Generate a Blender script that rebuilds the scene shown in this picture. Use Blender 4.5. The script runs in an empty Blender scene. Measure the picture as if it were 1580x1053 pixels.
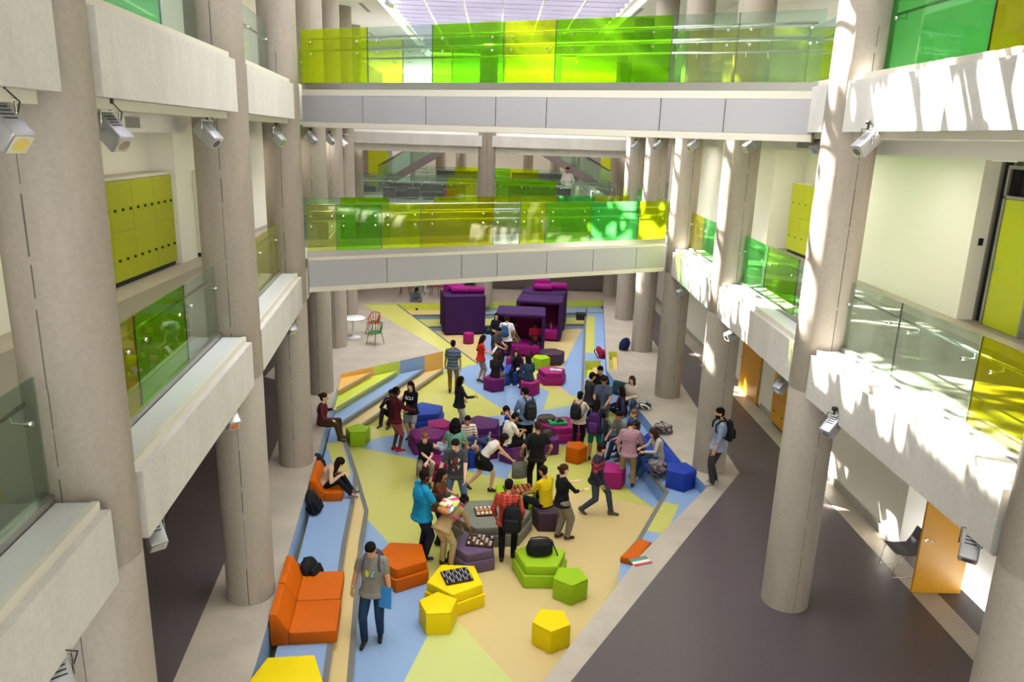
import bpy, bmesh, math, random
from mathutils import Vector, Matrix, Euler
random.seed(7)
SC = bpy.context.scene
COL = SC.collection
rad = math.radians

# ------------------------------------------------------------------ camera
FPX, CX, CY, EYE = 1173.77, 790.0, 526.5, 7.3
_p, _y, _r = rad(15.053), rad(1.5516), rad(-1.8422)
CF = Vector((math.sin(_y)*math.cos(_p), math.cos(_y)*math.cos(_p), -math.sin(_p)))
_R0 = Vector((math.cos(_y), -math.sin(_y), 0)); _D0 = CF.cross(_R0)
CR = _R0*math.cos(_r)+_D0*math.sin(_r)
CD = -_R0*math.sin(_r)+_D0*math.cos(_r)
CAMPOS = Vector((0, 0, EYE))
cam = bpy.data.cameras.new('camera'); camo = bpy.data.objects.new('camera', cam); COL.objects.link(camo)
cam.sensor_width = 36; cam.sensor_fit = 'HORIZONTAL'; cam.lens = FPX/1580*36; cam.clip_end = 300; cam.clip_start = .05
m = Matrix((CR, -CD, -CF)).transposed().to_4x4(); m.translation = CAMPOS
camo.matrix_world = m
SC.camera = camo

def ray(x, y): return CF + CR*((x-CX)/FPX) + CD*((y-CY)/FPX)
def G(x, y, z=0.0):
    """survey: the point at height z that the photo shows at this spot"""
    d = ray(x, y); return CAMPOS + d*((z-EYE)/d.z)
def onplane(x, y, a, b):
    n = Vector((-(b[1]-a[1]), b[0]-a[0], 0)); d = ray(x, y)
    t = (n.dot(Vector((a[0], a[1], 0)))-n.dot(CAMPOS))/n.dot(d); return CAMPOS+d*t

# ------------------------------------------------------------------ materials
MATS = {}
def srgb(h):
    if isinstance(h, str):
        h = h.lstrip('#'); c = [int(h[i:i+2], 16)/255 for i in (0, 2, 4)]
    else: c = h
    return tuple(x/12.92 if x <= .04045 else ((x+.055)/1.055)**2.4 for x in c)+(1,)
def mat(name, col, rough=.6, spec=.5, metal=0.0, noise=0.0, nscale=8, bump=0.0, coat=0.0, sheen=0.0):
    if name in MATS: return MATS[name]
    m = bpy.data.materials.new(name); m.use_nodes = True; nt = m.node_tree; b = nt.nodes['Principled BSDF']
    c = srgb(col); b.inputs['Base Color'].default_value = c
    b.inputs['Roughness'].default_value = rough; b.inputs['Metallic'].default_value = metal
    b.inputs['Specular IOR Level'].default_value = spec
    if coat: b.inputs['Coat Weight'].default_value = coat
    if sheen: b.inputs['Sheen Weight'].default_value = sheen
    if noise or bump:
        tc = nt.nodes.new('ShaderNodeTexCoord'); n = nt.nodes.new('ShaderNodeTexNoise')
        n.inputs['Scale'].default_value = nscale; n.inputs['Detail'].default_value = 6
        nt.links.new(tc.outputs['Object'], n.inputs['Vector'])
        if noise:
            r = nt.nodes.new('ShaderNodeValToRGB')
            r.color_ramp.elements[0].position = .3; r.color_ramp.elements[1].position = .7
            r.color_ramp.elements[0].color = tuple(x*(1-noise) for x in c[:3])+(1,)
            r.color_ramp.elements[1].color = tuple(min(1, x*(1+noise)) for x in c[:3])+(1,)
            nt.links.new(n.outputs['Fac'], r.inputs['Fac']); nt.links.new(r.outputs['Color'], b.inputs['Base Color'])
        if bump:
            bp = nt.nodes.new('ShaderNodeBump'); bp.inputs['Strength'].default_value = bump; bp.inputs['Distance'].default_value = .02
            nt.links.new(n.outputs['Fac'], bp.inputs['Height']); nt.links.new(bp.outputs['Normal'], b.inputs['Normal'])
    MATS[name] = m; return m
def concrete(name, col, dark=.82, streak=True, pores=True):
    m = bpy.data.materials.new(name); m.use_nodes = True; nt = m.node_tree; b = nt.nodes['Principled BSDF']
    L = nt.links.new; N = nt.nodes.new
    c = srgb(col)
    tc = N('ShaderNodeTexCoord'); mp = N('ShaderNodeMapping'); L(tc.outputs['Object'], mp.inputs['Vector'])
    mp.inputs['Scale'].default_value = (1.2, 1.2, .35) if streak else (1, 1, 1)
    n1 = N('ShaderNodeTexNoise'); n1.inputs['Scale'].default_value = 1.6; n1.inputs['Detail'].default_value = 8; n1.inputs['Roughness'].default_value = .65
    L(mp.outputs['Vector'], n1.inputs['Vector'])
    n2 = N('ShaderNodeTexNoise'); n2.inputs['Scale'].default_value = 22; n2.inputs['Detail'].default_value = 5
    L(tc.outputs['Object'], n2.inputs['Vector'])
    r = N('ShaderNodeValToRGB'); r.color_ramp.elements[0].position = .28; r.color_ramp.elements[1].position = .66
    r.color_ramp.elements[0].color = tuple(x*dark for x in c[:3])+(1,); r.color_ramp.elements[1].color = c
    L(n1.outputs['Fac'], r.inputs['Fac'])
    mx = N('ShaderNodeMix'); mx.data_type = 'RGBA'; mx.blend_type = 'MULTIPLY'; mx.inputs['Factor'].default_value = .35
    r2 = N('ShaderNodeValToRGB'); r2.color_ramp.elements[0].position = .25; r2.color_ramp.elements[1].position = .6
    r2.color_ramp.elements[0].color = (.72, .71, .68, 1); r2.color_ramp.elements[1].color = (1, 1, 1, 1)
    L(n2.outputs['Fac'], r2.inputs['Fac']); L(r.outputs['Color'], mx.inputs['A']); L(r2.outputs['Color'], mx.inputs['B'])
    out = mx.outputs['Result']
    if pores:
        v = N('ShaderNodeTexVoronoi'); v.inputs['Scale'].default_value = 8; L(tc.outputs['Object'], v.inputs['Vector'])
        r3 = N('ShaderNodeValToRGB'); r3.color_ramp.elements[0].position = .035; r3.color_ramp.elements[1].position = .065
        r3.color_ramp.elements[0].color = (.45, .43, .4, 1); r3.color_ramp.elements[1].color = (1, 1, 1, 1)
        L(v.outputs['Distance'], r3.inputs['Fac'])
        m2 = N('ShaderNodeMix'); m2.data_type = 'RGBA'; m2.blend_type = 'MULTIPLY'; m2.inputs['Factor'].default_value = .6
        L(out, m2.inputs['A']); L(r3.outputs['Color'], m2.inputs['B']); out = m2.outputs['Result']
    L(out, b.inputs['Base Color'])
    b.inputs['Roughness'].default_value = .62; b.inputs['Specular IOR Level'].default_value = .35
    bp = N('ShaderNodeBump'); bp.inputs['Strength'].default_value = .15; bp.inputs['Distance'].default_value = .01
    L(n2.outputs['Fac'], bp.inputs['Height']); L(bp.outputs['Normal'], b.inputs['Normal'])
    MATS[name] = m; return m
def speckle(name, col, fleck, rough=.4, scale=90, amount=.62, spec=.45, large=.0):
    m = bpy.data.materials.new(name); m.use_nodes = True; nt = m.node_tree; b = nt.nodes['Principled BSDF']
    L = nt.links.new; N = nt.nodes.new; c = srgb(col); f = srgb(fleck)
    tc = N('ShaderNodeTexCoord'); n = N('ShaderNodeTexNoise'); n.inputs['Scale'].default_value = scale; n.inputs['Detail'].default_value = 3
    L(tc.outputs['Object'], n.inputs['Vector'])
    r = N('ShaderNodeValToRGB'); r.color_ramp.elements[0].position = amount-.04; r.color_ramp.elements[1].position = amount+.05
    r.color_ramp.elements[0].color = c; r.color_ramp.elements[1].color = f
    L(n.outputs['Fac'], r.inputs['Fac']); out = r.outputs['Color']
    if large:
        n2 = N('ShaderNodeTexNoise'); n2.inputs['Scale'].default_value = 1.3; n2.inputs['Detail'].default_value = 7; L(tc.outputs['Object'], n2.inputs['Vector'])
        r2 = N('ShaderNodeValToRGB'); r2.color_ramp.elements[0].position = .35; r2.color_ramp.elements[1].position = .65
        r2.color_ramp.elements[0].color = (1-large,)*3+(1,); r2.color_ramp.elements[1].color = (1, 1, 1, 1); L(n2.outputs['Fac'], r2.inputs['Fac'])
        mx = N('ShaderNodeMix'); mx.data_type = 'RGBA'; mx.blend_type = 'MULTIPLY'; mx.inputs['Factor'].default_value = 1
        L(out, mx.inputs['A']); L(r2.outputs['Color'], mx.inputs['B']); out = mx.outputs['Result']
    L(out, b.inputs['Base Color']); b.inputs['Roughness'].default_value = rough; b.inputs['Specular IOR Level'].default_value = spec
    MATS[name] = m; return m
def glass(name, col, refl=1.0, body=.05):
    if name in MATS: return MATS[name]
    m = bpy.data.materials.new(name); m.use_nodes = True; nt = m.node_tree; nt.nodes.clear()
    L = nt.links.new; N = nt.nodes.new
    o = N('ShaderNodeOutputMaterial'); mx = N('ShaderNodeMixShader'); t = N('ShaderNodeBsdfTransparent'); g = N('ShaderNodeBsdfGlossy')
    lw = N('ShaderNodeLayerWeight'); lw.inputs['Blend'].default_value = .5
    pw = N('ShaderNodeMath'); pw.operation = 'POWER'; pw.inputs[1].default_value = 4.0; L(lw.outputs['Facing'], pw.inputs[0])
    fr = N('ShaderNodeMath'); fr.operation = 'MULTIPLY_ADD'; fr.inputs[1].default_value = .55; fr.inputs[2].default_value = .03; L(pw.outputs[0], fr.inputs[0])
    t.inputs['Color'].default_value = srgb(col); g.inputs['Roughness'].default_value = .02; g.inputs['Color'].default_value = (refl, refl, refl, 1)
    df = N('ShaderNodeBsdfTranslucent'); df.inputs['Color'].default_value = srgb(col); m2 = N('ShaderNodeMixShader'); m2.inputs['Fac'].default_value = body
    L(t.outputs[0], m2.inputs[1]); L(df.outputs[0], m2.inputs[2])
    L(fr.outputs[0], mx.inputs['Fac']); L(m2.outputs[0], mx.inputs[1]); L(g.outputs[0], mx.inputs[2]); L(mx.outputs[0], o.inputs['Surface'])
    MATS[name] = m; return m
def bands(name, cols, scale, axis='Z', rough=.8, plaid=None):
    """woven stripes across a garment: (position, colour) list repeated along one axis; plaid adds a crossing set"""
    if name in MATS: return MATS[name]
    m = bpy.data.materials.new(name); m.use_nodes = True; nt = m.node_tree; b = nt.nodes['Principled BSDF']
    L = nt.links.new; N = nt.nodes.new
    tc = N('ShaderNodeTexCoord'); sp = N('ShaderNodeSeparateXYZ'); L(tc.outputs['Object'], sp.inputs[0])
    def chan(ax, cs, sc):
        mu = N('ShaderNodeMath'); mu.operation = 'MULTIPLY'; mu.inputs[1].default_value = sc; L(sp.outputs[ax], mu.inputs[0])
        fr = N('ShaderNodeMath'); fr.operation = 'FRACT'; L(mu.outputs[0], fr.inputs[0])
        r = N('ShaderNodeValToRGB'); r.color_ramp.interpolation = 'CONSTANT'
        while len(r.color_ramp.elements) < len(cs): r.color_ramp.elements.new(.5)
        for e, (p, c) in zip(r.color_ramp.elements, cs): e.position = p; e.color = srgb(c)
        L(fr.outputs[0], r.inputs['Fac']); return r.outputs['Color']
    out = chan(axis, cols, scale)
    if plaid:
        o2 = chan('X', plaid, scale)
        mx = N('ShaderNodeMix'); mx.data_type = 'RGBA'; mx.blend_type = 'MIX'; mx.inputs['Factor'].default_value = .5
        L(out, mx.inputs['A']); L(o2, mx.inputs['B']); out = mx.outputs['Result']
    L(out, b.inputs['Base Color']); b.inputs['Roughness'].default_value = rough
    MATS[name] = m; return m
def blotch(name, cols, scale=14, rough=.75):
    """printed fabric: patches of several colours"""
    if name in MATS: return MATS[name]
    m = bpy.data.materials.new(name); m.use_nodes = True; nt = m.node_tree; b = nt.nodes['Principled BSDF']
    L = nt.links.new; N = nt.nodes.new
    tc = N('ShaderNodeTexCoord'); v = N('ShaderNodeTexVoronoi'); v.inputs['Scale'].default_value = scale; L(tc.outputs['Object'], v.inputs['Vector'])
    sp = N('ShaderNodeSeparateColor'); L(v.outputs['Color'], sp.inputs[0])
    r = N('ShaderNodeValToRGB'); r.color_ramp.interpolation = 'CONSTANT'
    while len(r.color_ramp.elements) < len(cols): r.color_ramp.elements.new(.5)
    for i, (e, c) in enumerate(zip(r.color_ramp.elements, cols)): e.position = i/len(cols); e.color = srgb(c)
    L(sp.outputs[0], r.inputs['Fac']); L(r.outputs['Color'], b.inputs['Base Color']); b.inputs['Roughness'].default_value = rough
    MATS[name] = m; return m

# ------------------------------------------------------------------ mesh helpers
class MB:
    def __init__(s): s.v = []; s.f = []; s.m = []; s.sm = []
    def add(s, vs, fs, mi=0, smooth=False):
        o = len(s.v); s.v += [tuple(v) for v in vs]; s.f += [tuple(i+o for i in f) for f in fs]; s.m += [mi]*len(fs); s.sm += [smooth]*len(fs); return s
    def box(s, a, b, mi=0, rz=0, c=None):
        (x0, y0, z0), (x1, y1, z1) = a, b
        vs = [Vector(p) for p in ((x0,y0,z0),(x1,y0,z0),(x1,y1,z0),(x0,y1,z0),(x0,y0,z1),(x1,y0,z1),(x1,y1,z1),(x0,y1,z1))]
        if rz:
            c = Vector(c) if c else (Vector(a)+Vector(b))/2; R = Matrix.Rotation(rz, 3, 'Z'); vs = [R@(v-c)+c for v in vs]
        return s.add(vs, [(0,3,2,1),(4,5,6,7),(0,1,5,4),(1,2,6,5),(2,3,7,6),(3,0,4,7)], mi)
    def prism(s, poly, z0, z1, mi=0, mside=None, smooth=False):
        n = len(poly); a = sum(poly[i][0]*poly[(i+1)%n][1]-poly[(i+1)%n][0]*poly[i][1] for i in range(n))
        if a < 0: poly = poly[::-1]
        vs = [(p[0], p[1], z0) for p in poly]+[(p[0], p[1], z1) for p in poly]
        s.add(vs, [tuple(range(n-1, -1, -1)), tuple(range(n, 2*n))], mi)
        o = len(s.v)-2*n; ms = mi if mside is None else mside
        for i in range(n):
            j = (i+1) % n; s.f.append((o+i, o+j, o+n+j, o+n+i)); s.m.append(ms); s.sm.append(smooth)
        return s
    def tube(s, pts, r, n=8, mi=0, caps=True):
        pts = [Vector(p) for p in pts]; rs = r if isinstance(r, (list, tuple)) else [r]*len(pts)
        rings = []; prev = None
        for i, p in enumerate(pts):
            d = (pts[min(i+1, len(pts)-1)]-pts[max(i-1, 0)]).normalized()
            u = prev if prev else (Vector((0, 0, 1)) if abs(d.z) < .9 else Vector((1, 0, 0)))
            u = (u-d*u.dot(d)).normalized(); w = d.cross(u); prev = u
            rings.append([p+(u*math.cos(2*math.pi*k/n)+w*math.sin(2*math.pi*k/n))*rs[i] for k in range(n)])
        vs = [v for q in rings for v in q]; fs = []
        for i in range(len(pts)-1):
            for k in range(n): fs.append((i*n+k, i*n+(k+1) % n, (i+1)*n+(k+1) % n, (i+1)*n+k))
        s.add(vs, fs, mi, True)
        if caps:
            o = len(s.v)-len(vs); q = (len(pts)-1)*n
            s.f += [tuple(o+k for k in range(n-1, -1, -1)), tuple(o+q+k for k in range(n))]; s.m += [mi]*2; s.sm += [False]*2
        return s
    def lathe(s, prof, c=(0, 0, 0), n=32, mi=0, smooth=True):
        vs = []; fs = []; k = len(prof)
        for j in range(n):
            a = 2*math.pi*j/n
            for r, z in prof: vs.append((c[0]+r*math.cos(a), c[1]+r*math.sin(a), c[2]+z))
        for j in range(n):
            for i in range(k-1):
                q = ((j+1) % n)*k; fs.append((j*k+i, q+i, q+i+1, j*k+i+1))
        return s.add(vs, fs, mi, smooth)
    def capsule(s, p0, r0, p1, r1, n=10, mi=0):
        p0, p1 = Vector(p0), Vector(p1); d = p1-p0; L = d.length
        d = d/L if L > 1e-6 else Vector((0, 0, 1))
        pts = []; rs = []
        for a in (-88, -60, -30, 0): pts.append(p0+d*(r0*math.sin(rad(a)))); rs.append(r0*math.cos(rad(a)))
        for a in (0, 30, 60, 88): pts.append(p1+d*(r1*math.sin(rad(a)))); rs.append(r1*math.cos(rad(a)))
        u = Vector((0, 0, 1)) if abs(d.z) < .9 else Vector((1, 0, 0)); u = (u-d*u.dot(d)).normalized(); w = d.cross(u)
        vs = []; fs = []
        for p, r in zip(pts, rs): vs += [p+(u*math.cos(2*math.pi*k/n)+w*math.sin(2*math.pi*k/n))*r for k in range(n)]
        for i in range(7):
            for k in range(n): fs.append((i*n+k, i*n+(k+1) % n, (i+1)*n+(k+1) % n, (i+1)*n+k))
        fs += [tuple(range(n-1, -1, -1)), tuple(7*n+k for k in range(n))]
        return s.add(vs, fs, mi, True)
    def ell(s, c, r, M=None, n=14, mi=0):
        c = Vector(c); vs = []; fs = []; h = n//2+1
        for i in range(h):
            t = math.pi*(i/(h-1)); t = min(max(t, .03), math.pi-.03)
            for k in range(n):
                a = 2*math.pi*k/n; v = Vector((r[0]*math.sin(t)*math.cos(a), r[1]*math.sin(t)*math.sin(a), -r[2]*math.cos(t)))
                vs.append(c+(M@v if M else v))
        for i in range(h-1):
            for k in range(n): fs.append((i*n+k, i*n+(k+1) % n, (i+1)*n+(k+1) % n, (i+1)*n+k))
        fs += [tuple(range(n-1, -1, -1)), tuple((h-1)*n+k for k in range(n))]
        return s.add(vs, fs, mi, True)
    def loft(s, rings, n=18, mi=0):
        """rings: (centre, half-width vector, half-depth vector)"""
        vs = []; fs = []
        for c, u, w in rings: vs += [c+u*math.cos(2*math.pi*k/n)+w*math.sin(2*math.pi*k/n) for k in range(n)]
        for i in range(len(rings)-1):
            for k in range(n): fs.append((i*n+k, i*n+(k+1) % n, (i+1)*n+(k+1) % n, (i+1)*n+k))
        fs += [tuple(range(n-1, -1, -1)), tuple((len(rings)-1)*n+k for k in range(n))]
        return s.add(vs, fs, mi, True)
    def rbox(s, c, sz, r=.03, M=None, mi=0, seg=3, taper=None):
        bm = bmesh.new(); bmesh.ops.create_cube(bm, size=1)
        for v in bm.verts:
            v.co = Vector((v.co.x*sz[0], v.co.y*sz[1], v.co.z*sz[2]))
            if taper and v.co.z > 0: v.co.x *= taper; v.co.y *= taper
        bmesh.ops.bevel(bm, geom=bm.edges[:], offset=r, segments=seg, profile=.5, affect='EDGES')
        c = Vector(c); bm.verts.index_update()
        s.add([c+(M@v.co if M else v.co) for v in bm.verts], [[v.index for v in f.verts] for f in bm.faces], mi, True); bm.free(); return s
    def mesh(s, name, mats):
        me = bpy.data.meshes.new(name); me.from_pydata(s.v, [], s.f)
        for m_ in (mats if isinstance(mats, (list, tuple)) else [mats]): me.materials.append(m_)
        me.polygons.foreach_set('material_index', s.m); me.polygons.foreach_set('use_smooth', s.sm); me.update(); return me
    def build(s, name, mats, parent=None, sharp=None):
        me = s.mesh(name, mats); o = bpy.data.objects.new(name, me); COL.objects.link(o)
        if sharp is not None: me.set_sharp_from_angle(angle=rad(sharp))
        if parent: o.parent = parent
        return o

def tag(o, label, cat, group=None, kind=None):
    o['label'] = label; o['category'] = cat
    if group: o['group'] = group
    if kind: o['kind'] = kind
    return o
def struct(o, label=None, cat=None):
    o['kind'] = 'structure'
    if label: o['label'] = label; o['category'] = cat or 'structure'
    return o
def empty(name, loc=(0, 0, 0), rz=0.0, label=None, cat=None, group=None, kind=None):
    o = bpy.data.objects.new(name, None); COL.objects.link(o); o.location = loc; o.rotation_euler = (0, 0, rz); o.empty_display_size = .2
    if label: tag(o, label, cat, group, kind)
    return o
def filled(name, outer, holes, z, mats, mi=0):
    """flat floor polygon with holes"""
    bm = bmesh.new(); es = []
    for loop in [outer]+holes:
        vs = [bm.verts.new((p[0], p[1], z)) for p in loop]
        es += [bm.edges.new((vs[i], vs[(i+1) % len(vs)])) for i in range(len(vs))]
    bmesh.ops.triangle_fill(bm, edges=es, use_beauty=True)
    def inside(pt, lp):
        c = False
        for i in range(len(lp)):
            a, b = lp[i], lp[i-1]
            if (a[1] > pt.y) != (b[1] > pt.y) and pt.x < (b[0]-a[0])*(pt.y-a[1])/(b[1]-a[1])+a[0]: c = not c
        return c
    bad = [f for f in bm.faces if any(inside(f.calc_center_median(), h) for h in holes) or not inside(f.calc_center_median(), outer)]
    if bad: bmesh.ops.delete(bm, geom=bad, context='FACES')
    for f in bm.faces:
        f.normal_update()
        if f.normal.z < 0: f.normal_flip()
    me = bpy.data.meshes.new(name); bm.to_mesh(me); bm.free()
    for m_ in (mats if isinstance(mats, (list, tuple)) else [mats]): me.materials.append(m_)
    o = bpy.data.objects.new(name, me); COL.objects.link(o); return o
def inset(poly, d):
    """offset a convex ccw polygon inward"""
    n = len(poly); out = []
    for i in range(n):
        a, b, c = Vector(poly[i-1]), Vector(poly[i]), Vector(poly[(i+1) % n])
        e1 = (b-a).normalized(); e2 = (c-b).normalized(); n1 = Vector((-e1.y, e1.x)); n2 = Vector((-e2.y, e2.x))
        k = (n1+n2); k = k/max(.3, (1+n1.dot(n2))); out.append(tuple(b+k*d))
    return out
# ------------------------------------------------------------------ the building
concrete('concrete', '#ccc8c0', .82, pores=False)
concrete('concrete_column', '#a2988c', .80)
concrete('concrete_base', '#a9a49a', .75)
speckle('stone', '#b5aa9b', '#aaa090', .4, 40, .56, .4, .16)
speckle('rubber', '#52484a', '#6f6567', .36, 90, .62, .4)
speckle('terrazzo', '#c6c6c6', '#b3b4b5', .5, 150, .6)
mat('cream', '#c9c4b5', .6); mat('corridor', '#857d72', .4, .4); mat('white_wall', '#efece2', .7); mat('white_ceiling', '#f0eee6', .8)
mat('grey_panel', '#a1a1a3', .45, .4); mat('steel', '#aaa8a4', .35, metal=.85); mat('steel_dark', '#5d5b58', .4, metal=.7)
mat('chrome', '#d8d8d6', .15, metal=1.0); mat('nosing', '#6b6a66', .55); mat('seam', '#5f5a52', .9)
mat('taupe', '#6f645d', .7); mat('brown_grey', '#766a66', .6); mat('dark', '#26242a', .6); mat('soffit_grille', '#8e8b86', .5)
mat('frame_grey', '#8d8884', .4, metal=.4); mat('black', '#141416', .5)
mat('door_lime', '#b4bc06', .4); mat('door_yellow', '#d79a1f', .4); mat('locker_lime', '#a2a802', .4)
E_BLUE, E_GREEN, E_TAN, E_ORANGE, E_YEL = '#86a0c4', '#bdbb60', '#ccb47c', '#e0a646', '#b9cc3a'
mat('pit_blue', E_BLUE, .33, .4); mat('pit_green', E_GREEN, .33, .4); mat('pit_tan', E_TAN, .33, .4); mat('pit_orange', '#e2ae55', .4, .4)
mat('pit_lime', '#c2cf4a', .35, .4); mat('pit_sage', '#c3c879', .33, .4); mat('pit_navy', '#6d8fc0', .45); mat('pit_peach', '#e3cc9c', .33, .4)

LC = [(-2.95, .9), (-3.36, 5.9), (-3.81, 10.96), (-4.38, 16.1), (-4.93, 21.02), (-5.45, 25.91), (-5.97, 30.9), (-6.5, 36.0)]
RC = [(4.86, .9), (4.96, 5.9), (4.96, 11.0), (5.11, 16.25), (5.25, 21.38), (5.39, 26.34), (5.54, 31.24), (5.68, 36.2)]
ROOF = 11.8
def column(c, ang, label, z0=0.0, z1=ROOF, d=.371):
    mb = MB(); mb.lathe([(0.02, z0), (d, z0), (d, 3.7), (d-.006, 3.71), (d-.006, 3.73), (d, 3.74), (d, z1), (.02, z1)], n=48)
    o = mb.build('column', MATS['concrete_column'], sharp=40); o.location = (c[0], c[1], 0)
    s = MB(); rnd = random.Random(int(c[1]*10)+int(c[0])); z = z0+.02
    while z < min(z1, 9) - .2:
        h = rnd.uniform(.25, .8); w = rnd.uniform(.003, .008); a = ang+rnd.uniform(-.01, .01)
        vs = []
        for q, r_ in ((-w, d+.001), (w, d+.001)):
            for zz in (z, z+h): vs.append((r_*math.cos(a+q/d), r_*math.sin(a+q/d), zz))
        s.add(vs, [(0, 2, 3, 1)]); z += h+rnd.uniform(0, .15)
    s.build('casting_seam', MATS['seam'], o)
    struct(o, label, 'column'); return o
ords = ['nearest', 'second', 'third', 'fourth', 'fifth', 'sixth', 'seventh', 'eighth']
for i, c in enumerate(LC[1:]):
    a = math.atan2(-c[1], -c[0]); column(c, a-.12 if i else a-.5, 'round concrete column, %s from the camera in the row along the locker side' % ords[i])
for i, c in enumerate(RC[1:]):
    a = math.atan2(-c[1], -c[0]); column(c, a+.45, 'round concrete column, %s from the camera in the sunlit row' % ords[i])
column((-.42, 33.3), -1.57, 'round concrete column standing alone at the far end of the hall')

# --- floors around the sunken seating area
PIT = [G(386.6, 1053), G(526, 577), G(684, 542.4), G(560, 470), G(931, 463.5), G(934, 534), G(936, 572), G(1051, 712.5), G(1091, 752), G(987.7, 857.8), G(837, 1053)]
PIT = [(p.x, p.y) for p in PIT]
PIT = [(-2.85, 5.6)]+PIT+[(-.9, 6.0)]
STONE = [(-4.0, 4.6)]+[tuple(G(*q).xy) for q in ((267, 1053), (346, 869), (415, 712))]+[(-5.6, 21.5), (-6.9, 22.2), (-6.9, 36.9), (6.1, 36.9), (6.1, 27.7)]+[tuple(G(*q).xy) for q in ((1141, 730), (880, 1053))]+[(-.55, 4.6)]
HOLE = [tuple(G(*q).xy) for q in ((939, 543), (952, 543), (954.5, 570), (941, 570))]
def struct_floor(o, label): return struct(o, label, 'floor')
struct_floor(filled('floor_stone', STONE, [PIT, HOLE], 0, MATS['stone']), 'pale stone floor around the sunken seating area')
struct_floor(filled('floor_rubber', [(-8.2, -4), (8.2, -4), (8.2, 40), (-8.2, 40)], [STONE], 0, MATS['rubber']), 'dark purple-grey rubber floor of the side aisles')

FZ = -.70
pf = MB()
pf.add([(p[0], p[1], FZ) for p in PIT], [tuple(range(len(PIT)-1, -1, -1))], 0)
def patch(mb, pts, z, mi, k):
    vs = [G(x, y, z) for x, y in pts]; vs = [(v.x, v.y, z+.0015*k) for v in vs]
    a = sum(vs[i][0]*vs[(i+1) % len(vs)][1]-vs[(i+1) % len(vs)][0]*vs[i][1] for i in range(len(vs)))
    mb.add(vs if a > 0 else vs[::-1], [tuple(range(len(vs)))], mi)
patch(pf, [(792, 1053), (704, 957), (690, 905), (760, 830), (862, 757), (945, 770), (1008, 784), (985, 840), (957, 864), (985, 857), (800, 1110)], FZ, 2, 1)
patch(pf, [(540, 1110), (560, 795), (667, 912), (678, 946), (594, 1110)], FZ, 1, 2)
patch(pf, [(594, 1110), (678, 946), (704, 957), (792, 1053), (830, 1110)], FZ, 3, 3)
patch(pf, [(554, 691), (569, 679), (606, 672.5), (700, 648), (788, 640), (812, 680), (782, 740), (732, 730), (647, 710)], FZ, 1, 1)
patch(pf, [(686.5, 574.5), (705, 571.8), (735, 560), (745, 523), (752, 478), (786, 478), (800, 560), (831, 596), (847, 605), (838, 634), (910, 620), (935, 652), (870, 690), (788, 640)], FZ, 1, 2)
patch(pf, [(918, 668), (945, 662), (1016, 776), (1008, 784), (970, 757), (935, 715)], FZ, 1, 6)
patch(pf, [(608, 470), (737, 563), (745, 523), (752, 474)], FZ, 2, 2)
patch(pf, [(786, 474), (905, 492), (868, 568), (835, 560), (795, 552)], FZ, 2, 3)
patch(pf, [(906, 492), (868, 568), (864, 597), (880, 610), (905, 616)], FZ, 1, 4)
patch(pf, [(864, 596), (893, 622), (870, 607), (847, 604)], FZ, 2, 5)
struct_floor(pf.build('floor_sunken', [MATS[k] for k in ('pit_green', 'pit_blue', 'pit_tan', 'pit_sage')]), 'sunken floor in flat patches of green, blue and tan')

def wallstrip(name, loop, z0, z1, mats, idx, label=None, closed=True, bulge=0):
    mb = MB(); n = len(loop)
    for i in range(n if closed else n-1):
        a, b = loop[i], loop[(i+1) % n]; mb.add([(a[0], a[1], z0), (b[0], b[1], z0), (b[0], b[1], z1), (a[0], a[1], z1)], [(0, 1, 2, 3)], idx[i % len(idx)])
    return mb.build(name, mats)
w = wallstrip('wall_sunken', PIT, FZ-.01, 0, [MATS[k] for k in ('pit_blue', 'pit_orange', 'pit_green', 'pit_lime', 'pit_navy', 'concrete_base')], [0, 0, 1, 2, 3, 4, 4, 4, 4, 4, 5, 5, 5])
struct(w, 'low coloured walls around the sunken floor', 'wall')
# two-tone end of the steps under the stone platform
pw = MB(); A_, B_ = Vector(PIT[2]+(0,)), Vector(PIT[3]+(0,)); n_ = Vector(((B_-A_).y, -(B_-A_).x, 0)).normalized()*.004
for t0, t1, mi in ((0, .30, 0), (.30, .55, 1), (.55, .80, 2), (.80, 1, 0)):
    a, b = A_.lerp(B_, t0)+n_, A_.lerp(B_, t1)+n_; pw.add([(a.x, a.y, FZ), (b.x, b.y, FZ), (b.x, b.y, -.005), (a.x, a.y, -.005)], [(0, 1, 2, 3)], mi)
struct(pw.build('wall_steps', [MATS[k] for k in ('pit_orange', 'pit_lime', 'pit_blue')]), 'orange, lime and blue panels on the wall above the wide steps', 'wall')

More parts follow.
